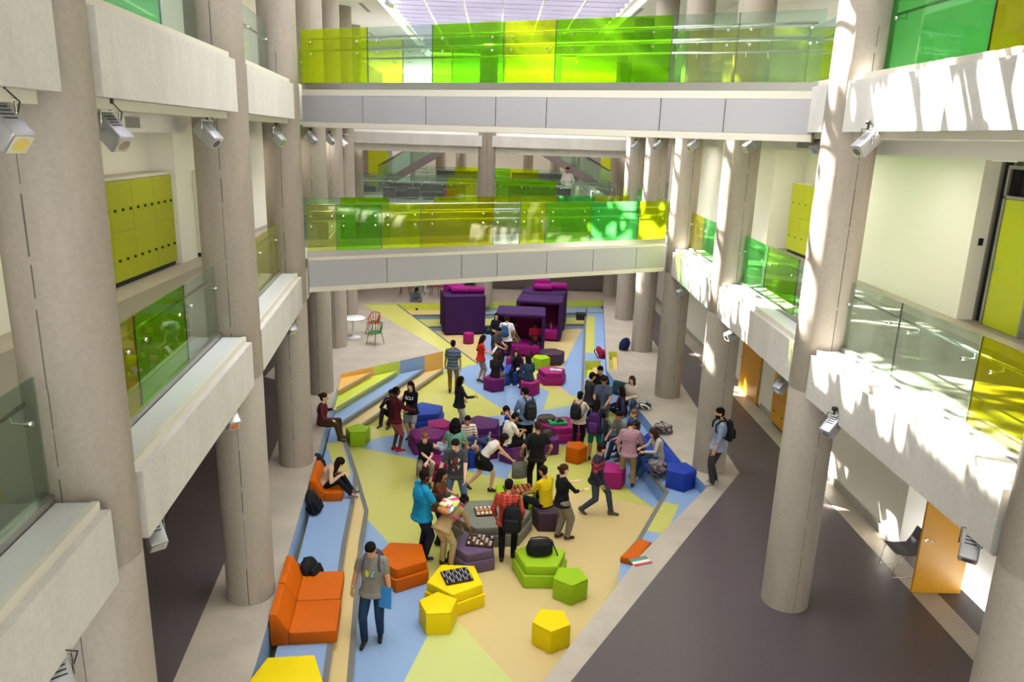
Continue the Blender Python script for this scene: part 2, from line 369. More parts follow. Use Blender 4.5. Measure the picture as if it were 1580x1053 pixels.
def nosing(path, z, parent, wid=.09):
    mb = MB(); P_ = [Vector((p[0], p[1])) for p in path]; off = []
    for i, p in enumerate(P_):
        ns = []
        if i > 0: d = (p-P_[i-1]).normalized(); ns.append(Vector((-d.y, d.x)))
        if i < len(P_)-1: d = (P_[i+1]-p).normalized(); ns.append(Vector((-d.y, d.x)))
        n = ns[0] if len(ns) == 1 else (ns[0]+ns[1])/max(.35, 1+ns[0].dot(ns[1]))
        off.append(p+n*wid)
    k = len(P_); vs = [(p.x, p.y, z+.006) for p in P_]+[(p.x, p.y, z+.006) for p in off]+[(p.x, p.y, z-.06) for p in P_]
    sg = 1 if wid > 0 else -1
    pf_ = [Vector((p.x, p.y))-(o_-p).normalized()*.004 for p, o_ in zip(P_, off)]
    vs += [(p.x, p.y, z+.006) for p in pf_]+[(p.x, p.y, z-.06) for p in pf_]
    for i in range(k-1): mb.f += [(i, i+1, k+i+1, k+i), (3*k+i, 3*k+i+1, i+1, i), (4*k+i, 4*k+i+1, 3*k+i+1, 3*k+i)]
    mb.v = vs; mb.m = [0]*len(mb.f); mb.sm = [False]*len(mb.f)
    o = mb.build('nosing', MATS['nosing'], parent); return o
E0 = PIT[2]; NB = (-2.62, 5.6)
def P2(pts, z): return [tuple(G(x, y, z).xy) for x, y in pts]
def step(name, z, front, tail, top, label, extra=None):
    poly = [E0]+front+tail; mb = MB(); mb.prism(poly, FZ-.005, z, 0)
    if extra:
        for pts, k in extra: patch(mb, pts, z, 1, k)
    o = mb.build(name, [MATS[top], MATS['pit_green']]); struct(o, label, 'step'); nosing(front, z, o); return o
step('step', -.56, P2([(683.5, 569), (528, 675), (547, 735), (562, 789), (553, 840), (535, 1053)], -.56)+[(-1.85, 6.6)], [(-2.75, 6.6)], 'pit_tan', 'lowest wide step with a tan tread running along the sunken floor')
step('step', -.42, P2([(651.6, 570), (520, 655), (545, 731), (544, 756), (527, 840), (497, 1053)], -.42)+[(-2.2, 6.4)], [(-2.75, 6.4)], 'pit_blue', 'wide blue step and ledge holding the orange seats', [([(503, 685), (527, 681), (542, 734), (530, 741), (512, 712)], 1)])
step('step', -.28, P2([(613.7, 572.7), (516, 631)], -.28), [], 'pit_lime', 'lime green wedge-shaped step below the stone platform')
step('step', -.14, P2([(574, 574.6), (520.7, 604)], -.14), [], 'pit_orange', 'small orange wedge-shaped top step')
# ramp from the stone platform down to the sunken floor
a, b, c, d = G(560, 469.8, 0), G(605, 465.6, 0), G(737, 563, FZ), G(684.5, 568, FZ)
rm = MB(); rm.add([(a.x, a.y, .003), (b.x, b.y, .003), (c.x, c.y, FZ+.004), (d.x, d.y, FZ+.004)], [(0, 3, 2), (0, 2, 1)], 0)
bc = Vector((c.x-b.x, c.y-b.y, 0)).normalized(); nn = Vector((bc.y, -bc.x, 0))*.07
rm.add([(b.x, b.y, .012), (c.x, c.y, FZ+.012), (c.x-nn.x, c.y-nn.y, FZ+.012), (b.x-nn.x, b.y-nn.y, .012), (b.x, b.y, FZ), (c.x, c.y, FZ)], [(0, 1, 2, 3), (0, 4, 5, 1)], 1)
struct(rm.build('ramp', [MATS['pit_green'], MATS['nosing']]), 'green ramp with a dark edge beside the purple booths', 'ramp')

# ledge along the sunlit side
LZ = -.30
LEDGE = P2([(904, 476), (901, 500), (896.5, 606), (953, 670), (1026, 759), (982, 834), (957, 862)], LZ)
LB = [tuple(G(955, 888).xy), PIT[10], PIT[9], PIT[8], PIT[7], PIT[6], PIT[5]]
REC = P2([(903.5, 557), (926.5, 557), (928, 583), (902.8, 583)], LZ)
lo = filled('floor_ledge', LEDGE+LB, [REC], LZ, MATS['pit_blue']); struct(lo, 'blue ledge with green patches below the sunlit columns', 'ledge')
wallstrip('ledge_wall', LEDGE, FZ, LZ, MATS['pit_navy'], [0], closed=False).parent = lo
lp = MB()
patch(lp, [(902.5, 488), (918, 488), (917, 545), (899.5, 545)], LZ, 0, 1)
patch(lp, [(1020, 774), (1048, 780), (1034, 810), (1020, 824), (993.5, 818.5)], LZ, 0, 1)
patch(lp, [(936, 640), (946, 629), (965, 655), (965, 671), (953, 670)], LZ, 0, 1)
lp.build('green_patch', MATS['pit_green'], lo)
nosing(LEDGE[::-1], LZ, lo, -.09)
def recess(loop, ztop, depth, label):
    c = Vector((0, 0, 0)); mb = MB(); n = 4; zb = ztop-depth
    mid0 = Vector(loop[0]).lerp(Vector(loop[1]), .48); mid1 = Vector(loop[3]).lerp(Vector(loop[2]), .48)
    L_ = [tuple(loop[0]), tuple(mid0), tuple(mid1), tuple(loop[3])]; R_ = [tuple(mid0), tuple(loop[1]), tuple(loop[2]), tuple(mid1)]
    for q, mi, zz in ((L_, 0, zb), (R_, 1, zb+.08)): mb.add([(p[0], p[1], zz) for p in q], [(3, 2, 1, 0)], mi)
    mb.add([(mid0.x, mid0.y, zb), (mid1.x, mid1.y, zb), (mid1.x, mid1.y, zb+.08), (mid0.x, mid0.y, zb+.08)], [(0, 1, 2, 3)], 2)
    for i in range(4):
        a, b = loop[i], loop[(i+1) % 4]; mb.add([(a[0], a[1], zb), (b[0], b[1], zb), (b[0], b[1], ztop), (a[0], a[1], ztop)], [(0, 1, 2, 3)], [0, 3, 3, 0][i])
    o = mb.build('floor_recess', [MATS[k] for k in ('pit_lime', 'pit_tan', 'nosing', 'pit_orange')]); struct(o, label, 'recess'); return o
recess(REC, LZ, .33, 'square recess with lime and tan bottom in the blue ledge')
recess(HOLE, 0, .28, 'narrow tan recess cut into the stone floor beside the ledge')

# steps across the far end
b0 = Vector(G(606, 466.5, 0).xy); b1 = Vector(PIT[5])
def along(t, off):
    d = (b1-b0).normalized(); n = Vector((d.y, -d.x)); return tuple(b0.lerp(b1, t)+n*off)
for z, off, lab in ((-.5, 2.6, 'lower far step in tan and green'), (-.3, 1.3, 'upper far step in tan, green and blue')):
    mb = MB(); mb.prism([along(0, 0), along(1, 0), along(1, off), along(.12 if z < -.4 else .05, off)], FZ, z, 0)
    segs = ((.02, .27, 1), (.27, .42, 2), (.42, .5, 0), (.5, .98, 0)) if z > -.4 else ((.1, .5, 2), (.5, .72, 1), (.72, .9, 2))
    for t0, t1, mi in segs:
        q = [along(t0, .02), along(t1, .02), along(t1, off-.1), along(t0, off-.1)]; mb.prism(q, z, z+.002, mi)
    o = mb.build('step', [MATS['pit_blue'], MATS['pit_tan'], MATS['pit_green']]); struct(o, lab, 'step')
    nosing([along(1, off), along(.05, off)], z, o, -.06)

# --- beams, slabs, balustrades
GL = {}
for k, c in dict(clear='#e4efe9', smoke='#ccdbd1', lime='#dcea58', green='#b4e25a', emerald='#98e8a0', olive='#d8da5c', pale='#e8ecb0', aqua='#d0e6e6').items(): GL[k] = glass('glass_'+k, c, body=.04 if k in ('clear', 'smoke', 'aqua') else .14)
def lerp2(a, b, t): return (a[0]+(b[0]-a[0])*t, a[1]+(b[1]-a[1])*t)
class Run:
    """a straight run in plan with an outward side: u outward towards the hall, t along, z up"""
    def __init__(s, a, b, side):
        s.a, s.b = Vector((a[0], a[1], 0)), Vector((b[0], b[1], 0)); s.d = (s.b-s.a).normalized(); s.L = (s.b-s.a).length
        s.n = Vector((s.d.y, -s.d.x, 0))*side
    def p(s, t, u, z): v = s.a+s.d*t+s.n*u; return Vector((v.x, v.y, z))
    def bar(s, mb, t0, t1, u0, u1, z0, z1, mi=0):
        q = [s.p(t, u, 0) for t, u in ((t0, u0), (t1, u0), (t1, u1), (t0, u1))]; mb.prism([(v.x, v.y) for v in q], z0, z1, mi)
BW = dict(lc=0)
def edge_beam(run, zb, zt, label):
    mb = MB(); run.bar(mb, 0, run.L, -.48, 0, zb, zt)
    o = mb.build('beam', MATS['concrete']); struct(o, label, 'beam')
    k = MB(); run.bar(k, .02, run.L-.02, -.13, -.07, zt, zt+.085); k.build('curb', MATS['cream'], o)
    k = MB(); run.bar(k, .02, run.L-.02, -.40, -.13, zt, zt+.075); k.build('sill', MATS['terrazzo'], o)
    k = MB(); run.bar(k, .1, run.L-.1, -.50, -.12, zb-.09, zb-.002); k.build('soffit_strip', MATS['cream'], o)
    return o
def balustrade(run, z, cols, label, rail=True, h=.95, u=-.46, rail_u=-.58, splits=None, rails=(.78,), shoe=True, grp=None, flip=1):
    root = empty('glass_balustrade', run.p(run.L/2, u, z), 0, label, 'balustrade', grp)
    off = -root.location
    def put(mb, name, m): o = mb.build(name, m, root); o.matrix_parent_inverse = Matrix.Translation(off); return o
    if shoe:
        mb = MB(); run.bar(mb, 0, run.L, u-.05, u+.05, z, z+.14); put(mb, 'base_channel', MATS['steel'])
    n = len(cols); sp = splits or [i/n for i in range(n+1)]
    for i, c in enumerate(cols):
        mb = MB(); run.bar(mb, sp[i]*run.L+.006, sp[i+1]*run.L-.006, u-.011, u+.011, z+.1, z+.1+h); put(mb, 'glass_pane', GL[c])
        mb = MB(); q = sp[i+1]*run.L
        if i < n-1: run.bar(mb, q-.006, q+.006, u-.009, u+.009, z+.14, z+.1+h); put(mb, 'joint', MATS['steel_dark'])
    for rz in rails if rail else ():
        mb = MB(); mb.tube([run.p(.12, rail_u, z+.1+rz), run.p(run.L-.12, rail_u, z+.1+rz)], .021, 8); put(mb, 'handrail', MATS['chrome'])
        for i in range(n):
            for f in (.15, .85):
                t = (sp[i]+(sp[i+1]-sp[i])*f)*run.L
                mb = MB(); mb.tube([run.p(t, u+.025*flip, z+.02+rz), run.p(t, rail_u, z+.02+rz), run.p(t, rail_u, z+.09+rz)], .009, 6)
                mb.tube([run.p(t, u+.03*flip, z+.02+rz), run.p(t, u-.03, z+.02+rz)], .022, 8); put(mb, 'bracket', MATS['chrome'])
    return root
LSIDE = [('L', 0, ['smoke', 'smoke'], ['clear', 'smoke']), ('L', 1, ['olive', 'green', 'clear'], ['lime', 'emerald', 'clear']), ('L', 2, ['clear', 'pale'], ['clear', 'clear']), ('L', 3, ['clear', 'clear'], ['smoke', 'lime']), ('L', 4, ['clear', 'clear'], ['olive', 'lime']), ('L', 5, ['clear', 'olive'], ['clear', 'lime'])]
RSIDE = [('R', 0, ['olive', 'olive'], ['lime', 'olive']), ('R', 1, ['olive', 'clear', 'clear'], ['olive', 'emerald']), ('R', 2, ['clear', 'green', 'emerald'], ['clear', 'aqua']), ('R', 3, ['clear', 'emerald', 'olive'], ['lime', 'clear']), ('R', 4, ['emerald', 'lime'], ['lime', 'clear']), ('R', 5, ['clear', 'emerald'], ['clear', 'green'])]
bayname = ['before the nearest column', 'between the nearest and second columns', 'between the second and third columns', 'between the third and fourth columns', 'between the fourth and fifth columns', 'between the fifth and sixth columns']
Z1, Z2 = 4.33, 8.16
for side, i, c1, c2 in LSIDE+RSIDE:
    C = LC if side == 'L' else RC; off = .33 if side == 'L' else -.27
    a, b = C[i], C[i+1]; sgn = 1 if side == 'L' else -1
    A, B = (a[0]+off, a[1]), (b[0]+off, b[1]); Lw = math.dist(A, B); A2, B2 = lerp2(A, B, .36/Lw), lerp2(A, B, 1-.34/Lw)
    run = Run(A2, B2, 1 if side == 'L' else -1)
    sn = 'on the locker side' if side == 'L' else 'on the sunlit side'
    for zb, zt, cc, fl in ((3.68, Z1, c1, 'first-floor'), (7.5, Z2, c2, 'second-floor')):
        edge_beam(run, zb, zt, '%s concrete edge beam %s %s' % (fl, sn, bayname[i]))
        ru = Run(lerp2(A, B, .1/Lw), lerp2(A, B, 1-.1/Lw), 1 if side == 'L' else -1)
        bl = {'smoke': 'grey-tinted', 'clear': 'clear', 'olive': 'yellow', 'lime': 'yellow-lime', 'green': 'green', 'emerald': 'emerald', 'pale': 'pale yellow', 'aqua': 'bluish'}
        balustrade(ru, zt, cc, '%s glass balustrade %s %s' % (fl, sn, bayname[i]), h=1.0, rails=(.76,))
# slabs (corridor floors) and ceilings
XW = 9.2
for nm, z0, z1, lab in (('floor_first', 3.72, Z1, 'first-floor corridor slab'), ('floor_second', 7.55, Z2, 'second-floor corridor slab')):
    for s in (-1, 1):
        C = LC if s < 0 else RC; off = (.33-.5) if s < 0 else (-.27+.5)
        inn = [(c[0]+off, c[1]) for c in C]; inn[0] = (inn[0][0]+(.35 if s < 0 else 0), -3)
        poly = inn+[(s*XW, 36), (s*XW, -3)]
        mb = MB(); mb.prism(poly, z0, z1, 0, 0); o = mb.build(nm+('_east' if s > 0 else '_west'), MATS['corridor']); struct(o, lab+(' on the sunlit side' if s > 0 else ' on the locker side'), 'floor')
        mb = MB(); mb.prism([(p[0]+(.4 if s > 0 else -.4), p[1]) for p in inn]+[(s*XW, 36), (s*XW, -3)], z0-.34, z0-.001); o = mb.build('ceiling_'+nm[6:]+('_east' if s > 0 else '_west'), MATS['white_ceiling']); struct(o, 'white ceiling under the '+lab+(' on the sunlit side' if s > 0 else ' on the locker side'), 'ceiling')
# recessed linear grilles in the ceiling bulkheads
k = 0
for s, x, y0, y1, z in ((1, 5.62, 6.6, 9.6, 7.33), (1, 5.62, 12.4, 14.6, 7.33), (-1, -4.22, 7.6, 9.4, 7.33)):
    mb = MB(); mb.box((x-.012, y0, z-.07), (x+.012, y1, z+.05)); o = mb.build('air_grille', MATS['soffit_grille'])
    tag(o, ['long grey slot grille in the bulkhead nearest the camera on the sunlit side', 'short grey slot grille behind the sunlit third column', 'grey slot grille above the lime lockers'][k], 'grille'); k += 1

# --- side walls
def wall(name, boxes, m, label, mats2=None):
    mb = MB()
    for b in boxes: mb.box(*b)
    o = mb.build(name, MATS[m]); struct(o, label, 'wall'); return o
wall('wall_ground_east', [((7.75, -3, 0), (9.2, 9.6, 3.4)), ((7.75, 12.7, 0), (9.2, 36, 3.4)), ((8.45, 9.6, 0), (9.2, 12.7, 3.4))], 'white_wall', 'white ground-floor wall on the sunlit side')
mb = MB()
for y0, y1 in ((-3, 9.6), (12.7, 20.4), (22.4, 36)): mb.box((7.69, y0, 0), (7.75, y1, .16))
struct(mb.build('baseboard_east', MATS['concrete_base']), 'grey stone baseboard along the sunlit wall', 'baseboard')
mb = MB(); mb.box((7.25, -3, 0), (7.69, 36, .006)); struct(mb.build('trim_floor_east', MATS['stone']), 'pale stone strip along the foot of the wall', 'trim')
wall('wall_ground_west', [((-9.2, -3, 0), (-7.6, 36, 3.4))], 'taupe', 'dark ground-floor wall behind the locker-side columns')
E1 = 8.45
wall('wall_first_east', [((E1, -3, Z1), (9.2, 11.0, 7.3)), ((E1, 13.35, Z1), (9.2, 17.6, 7.3)), ((E1+.45, 11.0, Z1), (9.2, 13.35, 7.3)), ((E1+.5, 17.6, Z1), (9.2, 22.4, 7.3)), ((E1-.1, 18.5, Z1), (9.0, 19.3, 7.3)), ((E1-.4, 22.4, Z1), (9.2, 36, 7.3))], 'white_wall', 'white first-floor corridor wall on the sunlit side')
wall('wall_first_west', [((-9.2, -3, Z1), (-7.0, 13.0, 7.3)), ((-9.2, 13.0, Z1), (-7.5, 17.0, 7.3)), ((-9.2, 17.0, Z1), (-6.95, 17.9, 7.3)), ((-9.2, 17.9, Z1), (-7.3, 36, 7.3))], 'white_wall', 'white first-floor corridor wall behind the lockers')
wall('wall_second_east', [((7.9, -3, Z2), (9.2, 36, ROOF))], 'white_wall', 'white second-floor corridor wall on the sunlit side')
wall('wall_second_west', [((-9.2, -3, Z2), (-7.3, 36, ROOF))], 'white_wall', 'white second-floor corridor wall on the locker side')

for s, x0, x1 in ((-1, -7.0, -6.45), (1, 7.75, 8.45)):
    mb = MB(); mb.box((x0, -3, Z1), (x1, 33, Z1+.004)); struct(mb.build('trim_corridor_'+('west' if s < 0 else 'east'), MATS['stone']), 'pale stone strip along the first-floor corridor wall '+('by the lockers' if s < 0 else 'on the sunlit side'), 'trim')

for x, y, lab in ((563, 12, 'dark slot grille in the roof ceiling left of the rooflight, nearer one'), (575, 55, 'dark slot grille in the roof ceiling left of the rooflight, farther one'), (983, 20, 'dark slot grille in the roof ceiling right of the rooflight')):
    g = G(x, y, ROOF-.008); mb = MB(); mb.box((g.x-.07, g.y-1.0, ROOF-.012), (g.x+.07, g.y+1.0, ROOF-.001)); o = mb.build('air_grille', MATS['soffit_grille']); tag(o, lab, 'grille')
# ------------------------------------------------------------------ footbridges
def footbridge(a, b, zs, px, seam_y, label, cols_f, spl_f, cols_b, depth=1.9):
    z0, z1, z2, z3 = zs     # soffit, panel bottom, panel top, deck edge
    run = Run(a, b, 1)
    root = empty('footbridge', run.p(run.L/2, -depth/2, z0), 0, label, 'footbridge')
    inv = Matrix.Translation(-root.location)
    def put(mb, name, m): o = mb.build(name, m, root); o.matrix_parent_inverse = inv; return o
    mb = MB(); run.bar(mb, 0, run.L, -depth, 0, z0, z1-.004); put(mb, 'soffit', MATS['cream'])
    mb = MB(); run.bar(mb, 0, run.L, -depth+.04, -.05, z1, z2+.03); put(mb, 'deck', MATS['cream'])
    mb = MB(); run.bar(mb, 0, run.L, -.05, -.012, z2+.004, z3-.10); run.bar(mb, 0, run.L, -depth, -depth+.038, z1, z3-.1); put(mb, 'edge_strip', MATS['cream'])
    mb = MB(); run.bar(mb, 0, run.L, -.07, -.02, z3-.1, z3+.03); run.bar(mb, 0, run.L, -depth+.02, -depth+.07, z3-.1, z3+.03); put(mb, 'base_channel', MATS['steel'])
    ts = [0]
    for x in px:
        q = onplane(x, seam_y, a, b); ts.append((q-run.a).dot(run.d))
    ts.append(run.L)
    for t0, t1 in zip(ts, ts[1:]):
        mb = MB(); run.bar(mb, t0+.009, t1-.009, -.045, 0, z1, z2); put(mb, 'fascia_panel', MATS['grey_panel'])
    tf = []
    for x in spl_f: q = onplane(x, seam_y-60, a, b); tf.append(min(1, max(0, (q-run.a).dot(run.d)/run.L)))
    balustrade(run, z3-.1, cols_f, 'near '+label.split(',')[0].replace('footbridge', 'balustrade of the footbridge'), h=1.05, u=-.045, rail_u=-.14, splits=[0]+tf+[1], rails=(.66, .88), shoe=False)
    balustrade(run, z3-.1, cols_b, 'far '+label.split(',')[0].replace('footbridge', 'balustrade of the footbridge'), h=1.05, u=-depth+.045, rail_u=-depth+.14, rails=(.66, .88), shoe=False, flip=-1)
    return run
UB = footbridge((-4.06, 16.55), (4.78, 11.9), (7.36, 7.47, 7.98, 8.2), [560, 657, 764, 842, 1017, 1116], 196, 'upper slanting footbridge with pale grey panels, second floor',
    ['lime', 'clear', 'green', 'lime', 'green', 'clear', 'clear'], [566, 665, 774, 853, 1030, 1130], ['lime', 'smoke', 'green', 'green', 'lime', 'green', 'olive', 'lime'])
LBR = footbridge((-4.1, 16.75), (4.72, 20.9), (3.8, 3.92, 4.5, 4.68), [597, 712, 767, 843, 914, 980], 420, 'lower slanting footbridge with pale grey panels, first floor',
    ['pale', 'green', 'lime', 'olive', 'clear', 'lime', 'green', 'emerald', 'lime'], [520, 590, 650, 762, 803, 842, 912, 985], ['clear', 'green', 'clear', 'lime', 'olive', 'lime', 'emerald', 'lime'])

# ------------------------------------------------------------------ roof: white ceilings either side of a long louvred rooflight
SXL, SXR = -4.35, 4.86
SY0, SY1 = 8.2, 51.0
for s, x0, x1 in ((0, -9.2, SXL), (1, SXR, 9.2)):
    mb = MB(); mb.box((x0, -9, ROOF), (x1, SY1+8, ROOF+.35)); o = mb.build('ceiling_roof_'+('west', 'east')[s], MATS['white_ceiling']); struct(o, 'white roof ceiling beside the rooflight, '+('locker side', 'sunlit side')[s], 'ceiling')
    xx = SXL if s == 0 else SXR
    mb = MB(); mb.box((xx-.12, SY0, ROOF+.351), (xx+.12, SY1, ROOF+(.42 if s == 0 else 2.5))); o = mb.build('trim_rooflight_'+('west', 'east')[s], MATS['white_ceiling']); struct(o, 'white side upstand of the rooflight', 'trim')
mb = MB(); mb.box((SXL, SY1, ROOF), (SXR, SY1+8, ROOF+.35)); struct(mb.build('ceiling_roof_end', MATS['white_ceiling']), 'white roof ceiling beyond the rooflight', 'ceiling')
SUN = Vector((-.93, .60, 1.0)).normalized()
FS, FH, FB = 1.1, 1.9, ROOF+.42
FX0 = SXL-FH*.95-.2   # louvre spacing, height, bottom; start runs left unseen to block stray sun
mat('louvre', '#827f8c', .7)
targets = []   # sun spots that louvre gaps are cut for: (point, radius across, radius along)
def sunspot(p, r=.3): targets.append((Vector(p), r))
# edge beams and columns on the sunlit side
for p, r in (((4.6, 7.2, 7.9), .55), ((4.6, 6.2, 7.9), .8), ((4.6, 5.0, 7.9), .9), ((4.6, 8.55, 8.0), .28), ((4.6, 9.2, 7.85), .22), ((4.6, 9.75, 7.9), .18),
             ((4.65, 12.6, 7.9), .4), ((4.62, 11.1, 9.3), .35), ((4.62, 10.9, 7.0), .4), ((4.62, 10.9, 6.1), .35), ((4.64, 10.9, 5.1), .25), ((4.7, 10.85, 8.2), .3),
             ((4.8, 16.1, 7.0), .35), ((4.78, 16.1, 6.0), .35), ((4.8, 16.1, 5.2), .25), ((4.95, 21.2, 6.9), .35), ((4.95, 21.2, 6.0), .4), ((4.95, 21.2, 4.9), .4), ((5.1, 26.2, 6.5), .45), ((5.1, 26.2, 5.5), .45),
             ((5.2, 31.1, 6.8), .4), ((5.2, 31.1, 5.8), .4), ((5.05, 26.2, 3.2), .4), ((5.05, 26.2, 2.3), .4), ((5.05, 26.2, 1.5), .3),
             ((4.85, 17.6, 4.2), .5), ((4.9, 18.6, 4.2), .5), ((4.95, 19.6, 4.2), .5), ((4.8, 12.5, 4.2), .22), ((4.8, 13.9, 4.2), .4), ((4.8, 15.2, 4.3), .35), ((4.75, 11.9, 4.0), .15),
             ((4.75, 10.3, 4.1), .22), ((4.8, 9.4, 4.4), .25), ((4.85, 8.4, 4.4), .3), ((5.0, 7.4, 4.45), .35), ((5.0, 6.8, 4.45), .3), ((4.95, 18.0, 7.9), .5), ((5.0, 19.5, 7.9), .5), ((5.0, 23.0, 7.9), .6), ((5.05, 24.6, 7.9), .5),
             # first-floor corridor floor and wall
             ((5.9, 8.0, 4.33), .4), ((6.3, 7.2, 4.33), .4), ((6.0, 9.6, 4.33), .35), ((7.0, 10.8, 4.33), .22), ((5.9, 12.8, 4.33), .4), ((6.2, 13.9, 4.33), .3), ((6.6, 15.1, 4.33), .3), ((5.9, 17.9, 4.33), .4), ((6.4, 19.5, 4.33), .4),
             # ground floor: wall foot, aisle, pit, stone
             ((7.75, 16.1, .55), .42), ((7.75, 13.2, .5), .28), ((7.4, 14.6, 0), .25), ((6.9, 17.9, 0), .28), ((6.4, 23.4, 0), .35), ((6.8, 26.0, 0), .3), ((6.3, 25.0, 0), .25), ((7.3, 21.9, 0), .4),
             ((-.35, 10.2, -.7), .42), ((.2, 10.6, -.7), .3), ((1.7, 29.6, -.7), .35), ((3.2, 27.4, -.3), .28), ((3.5, 28.3, -.3), .2), ((2.5, 30.0, -.7), .25), ((-.35, 21.8, -.7), .22), ((.15, 21.6, -.7), .18),
             ((-2.7, 24.0, -.45), .25), ((-3.0, 22.6, -.42), .3), ((-2.3, 24.9, -.5), .18), ((-2.9, 26.0, 0), .22), ((-2.6, 15.0, -.42), .2), ((-3.3, 13.3, -.42), .3), ((-3.2, 12.0, -.42), .22), ((-3.5, 16.8, -.42), .22),
             ((-4.1, 13.7, 0), .12), ((-3.95, 11.8, 0), .1), ((-3.85, 9.8, 0), .1), ((-3.4, 9.3, 0), .1), ((.15, 16.6, -.7), .25), ((-.9, 15.6, -.28), .35), ((3.4, 19.6, 0), .12), ((3.0, 11.4, 0), .1), ((4.6, 17.2, 0), .08), ((3.9, 23.0, 0), .12)): sunspot(p, r)
targets = [(T, r*1.15) for T, r in targets]
_rs = random.Random(5)
for i in range(13): sunspot((4.88, 11.6+i*.72, 4.3), _rs.choice((.22, .34, .42)))
for i in range(6): sunspot((4.85, 6.4+i*.75, 4.42), _rs.choice((.2, .3)))
for i in range(9): sunspot((4.6, 4.6+i*.6, 7.85), _rs.choice((.16, .3, .38)))
for i in range(14): sunspot((_rs.uniform(5.5, 7.4), 8+i*.95, 4.33), _rs.uniform(.25, .5))
for i in range(7): sunspot((7.9, 12+i*1.4, _rs.uniform(4.8, 6.2)), _rs.uniform(.12, .25))
for c in RC[2:7]:
    for z in (8.9, 7.1, 6.5, 5.7, 5.0): sunspot((c[0]-.33, c[1]-.18, z+_rs.uniform(-.2, .2)), _rs.uniform(.25, .42))
# the lower footbridge deck and its glass catch sun
for t in range(9): sunspot((-3+t*.9, 17.4+t*.42, 4.9), .3)
sk = empty('ceiling_rooflight', (0, 22, FB), 0, 'long rooflight with rows of white louvres', 'rooflight', kind='structure')
y = SY0; seg = .23; NX = int(round((SXR-FX0-.24)/seg)); NZ = 8; zs_ = FH/NZ
while y < SY1:
    solid = [[True]*NX for _ in range(NZ)]
    for T, r in targets:
        for dx in (-1, -.5, 0, .5, 1):
            for dz in (-1, -.5, 0, .5, 1):
                if dx*dx+dz*dz > 1.05: continue
                q = T+Vector((dx*r*.8, dx*r*.6, dz*r)); t = (y-q.y)/SUN.y; w_ = q+SUN*t
                if t > 0:
                    i = int((w_.x-FX0-.12)/seg); j = int((w_.z-FB)/zs_)
                    if 0 <= i < NX and 0 <= j < NZ and w_.z >= FB: solid[j][i] = False  # cell left out so the sun reaches this spot
    mb = MB()
    for j in range(NZ):
        i = 0
        while i < NX:
            if not solid[j][i]: i += 1; continue
            e = i
            while e < NX and solid[j][e]: e += 1
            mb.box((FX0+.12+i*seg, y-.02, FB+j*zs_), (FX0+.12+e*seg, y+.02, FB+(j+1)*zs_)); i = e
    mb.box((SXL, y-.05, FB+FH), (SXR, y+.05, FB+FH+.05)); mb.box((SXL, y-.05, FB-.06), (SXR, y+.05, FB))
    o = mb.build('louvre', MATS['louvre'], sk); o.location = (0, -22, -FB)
    y += FS
for x in (-2.9, -1.4, .1, 1.6, 3.1):
    mb = MB(); mb.box((x-.03, SY0, FB-.13), (x+.03, SY1, FB-.055)); o = mb.build('purlin', MATS['white_ceiling'], sk); o.location = (0, -22, -FB)

# ------------------------------------------------------------------ far end of the hall
FY = 33.3
mb = MB(); mb.box((-6.2, FY-.3, 6.85), (5.9, FY+.35, 7.3)); mb.box((-6.2, FY-.1, 6.55), (5.9, FY+.3, 6.85)); struct(mb.build('beam', MATS['concrete']), 'concrete beam across the far end of the hall', 'beam')
mb = MB(); mb.box((-6.2, FY-.3, 3.75), (5.9, FY+.3, 4.4)); struct(mb.build('beam', MATS['concrete']), 'lower concrete beam across the far end at first floor', 'beam')
mb = MB(); mb.box((-9.2, FY+.3, 3.75), (9.2, FY+4.6, 4.33)); struct(mb.build('floor_landing', MATS['stone']), 'first-floor landing beyond the far columns', 'floor')
mb = MB(); mb.box((-9.2, FY+.3, 7.3), (9.2, FY+4.6, 8.16)); struct(mb.build('floor_landing_upper', MATS['white_ceiling']), 'second-floor landing beyond the far columns', 'floor')
for xa, xb, cols, lab in ((-5.9, -.85, ['clear', 'clear', 'clear', 'lime'], 'far first-floor balustrade in front of the dark sofas, locker side'), (0, 5.2, ['green', 'green', 'clear', 'clear'], 'far first-floor balustrade tinted green beside the lone column')):
    balustrade(Run((xa, FY), (xb, FY), 1), 4.4, cols, lab, h=1.02, u=-.02, rail_u=-.14)
for x0, x1, lab in ((-5.4, -.9, 'yellow-lime and clear upper balustrade at the far end, locker side'), (.2, 5.0, 'green upper balustrade at the far end beside the sunlit columns')):
    balustrade(Run((x0, FY+.1), (x1, FY+.1), 1), 8.16, ['lime', 'green', 'lime', 'green'] if x0 < 0 else ['green', 'emerald', 'green'], lab, h=1.02, u=-.02, rail_u=-.14)
# second void beyond with a double stair
VY = 41.0
mb = MB(); mb.box((-9.2, VY+7, 3.75), (9.2, VY+22, 4.33)); struct(mb.build('floor_beyond', MATS['stone']), 'first-floor slab beyond the double stair', 'floor')
mb = MB(); mb.box((-9.2, FY+4.6, -.02), (9.2, VY+22, 0)); struct(mb.build('floor_void', MATS['stone']), 'ground floor beyond the far wall', 'floor')
mb = MB(); mb.box((-9.2, VY+7, 7.3), (9.2, VY+22, 8.16)); struct(mb.build('floor_beyond_upper', MATS['white_ceiling']), 'second-floor slab beyond the double stair', 'floor')
mb = MB(); mb.box((-9.2, VY+22, 0), (9.2, VY+22.3, ROOF)); struct(mb.build('wall_north', MATS['white_wall']), 'pale end wall of the building', 'wall')
st = empty('staircase', (-.3, VY, 4.33), 0, 'brown double stair meeting at an upper landing beyond the far columns', 'staircase')
def putst(mb, name, m): o = mb.build(name, m, st); o.matrix_parent_inverse = Matrix.Translation(-st.location); return o
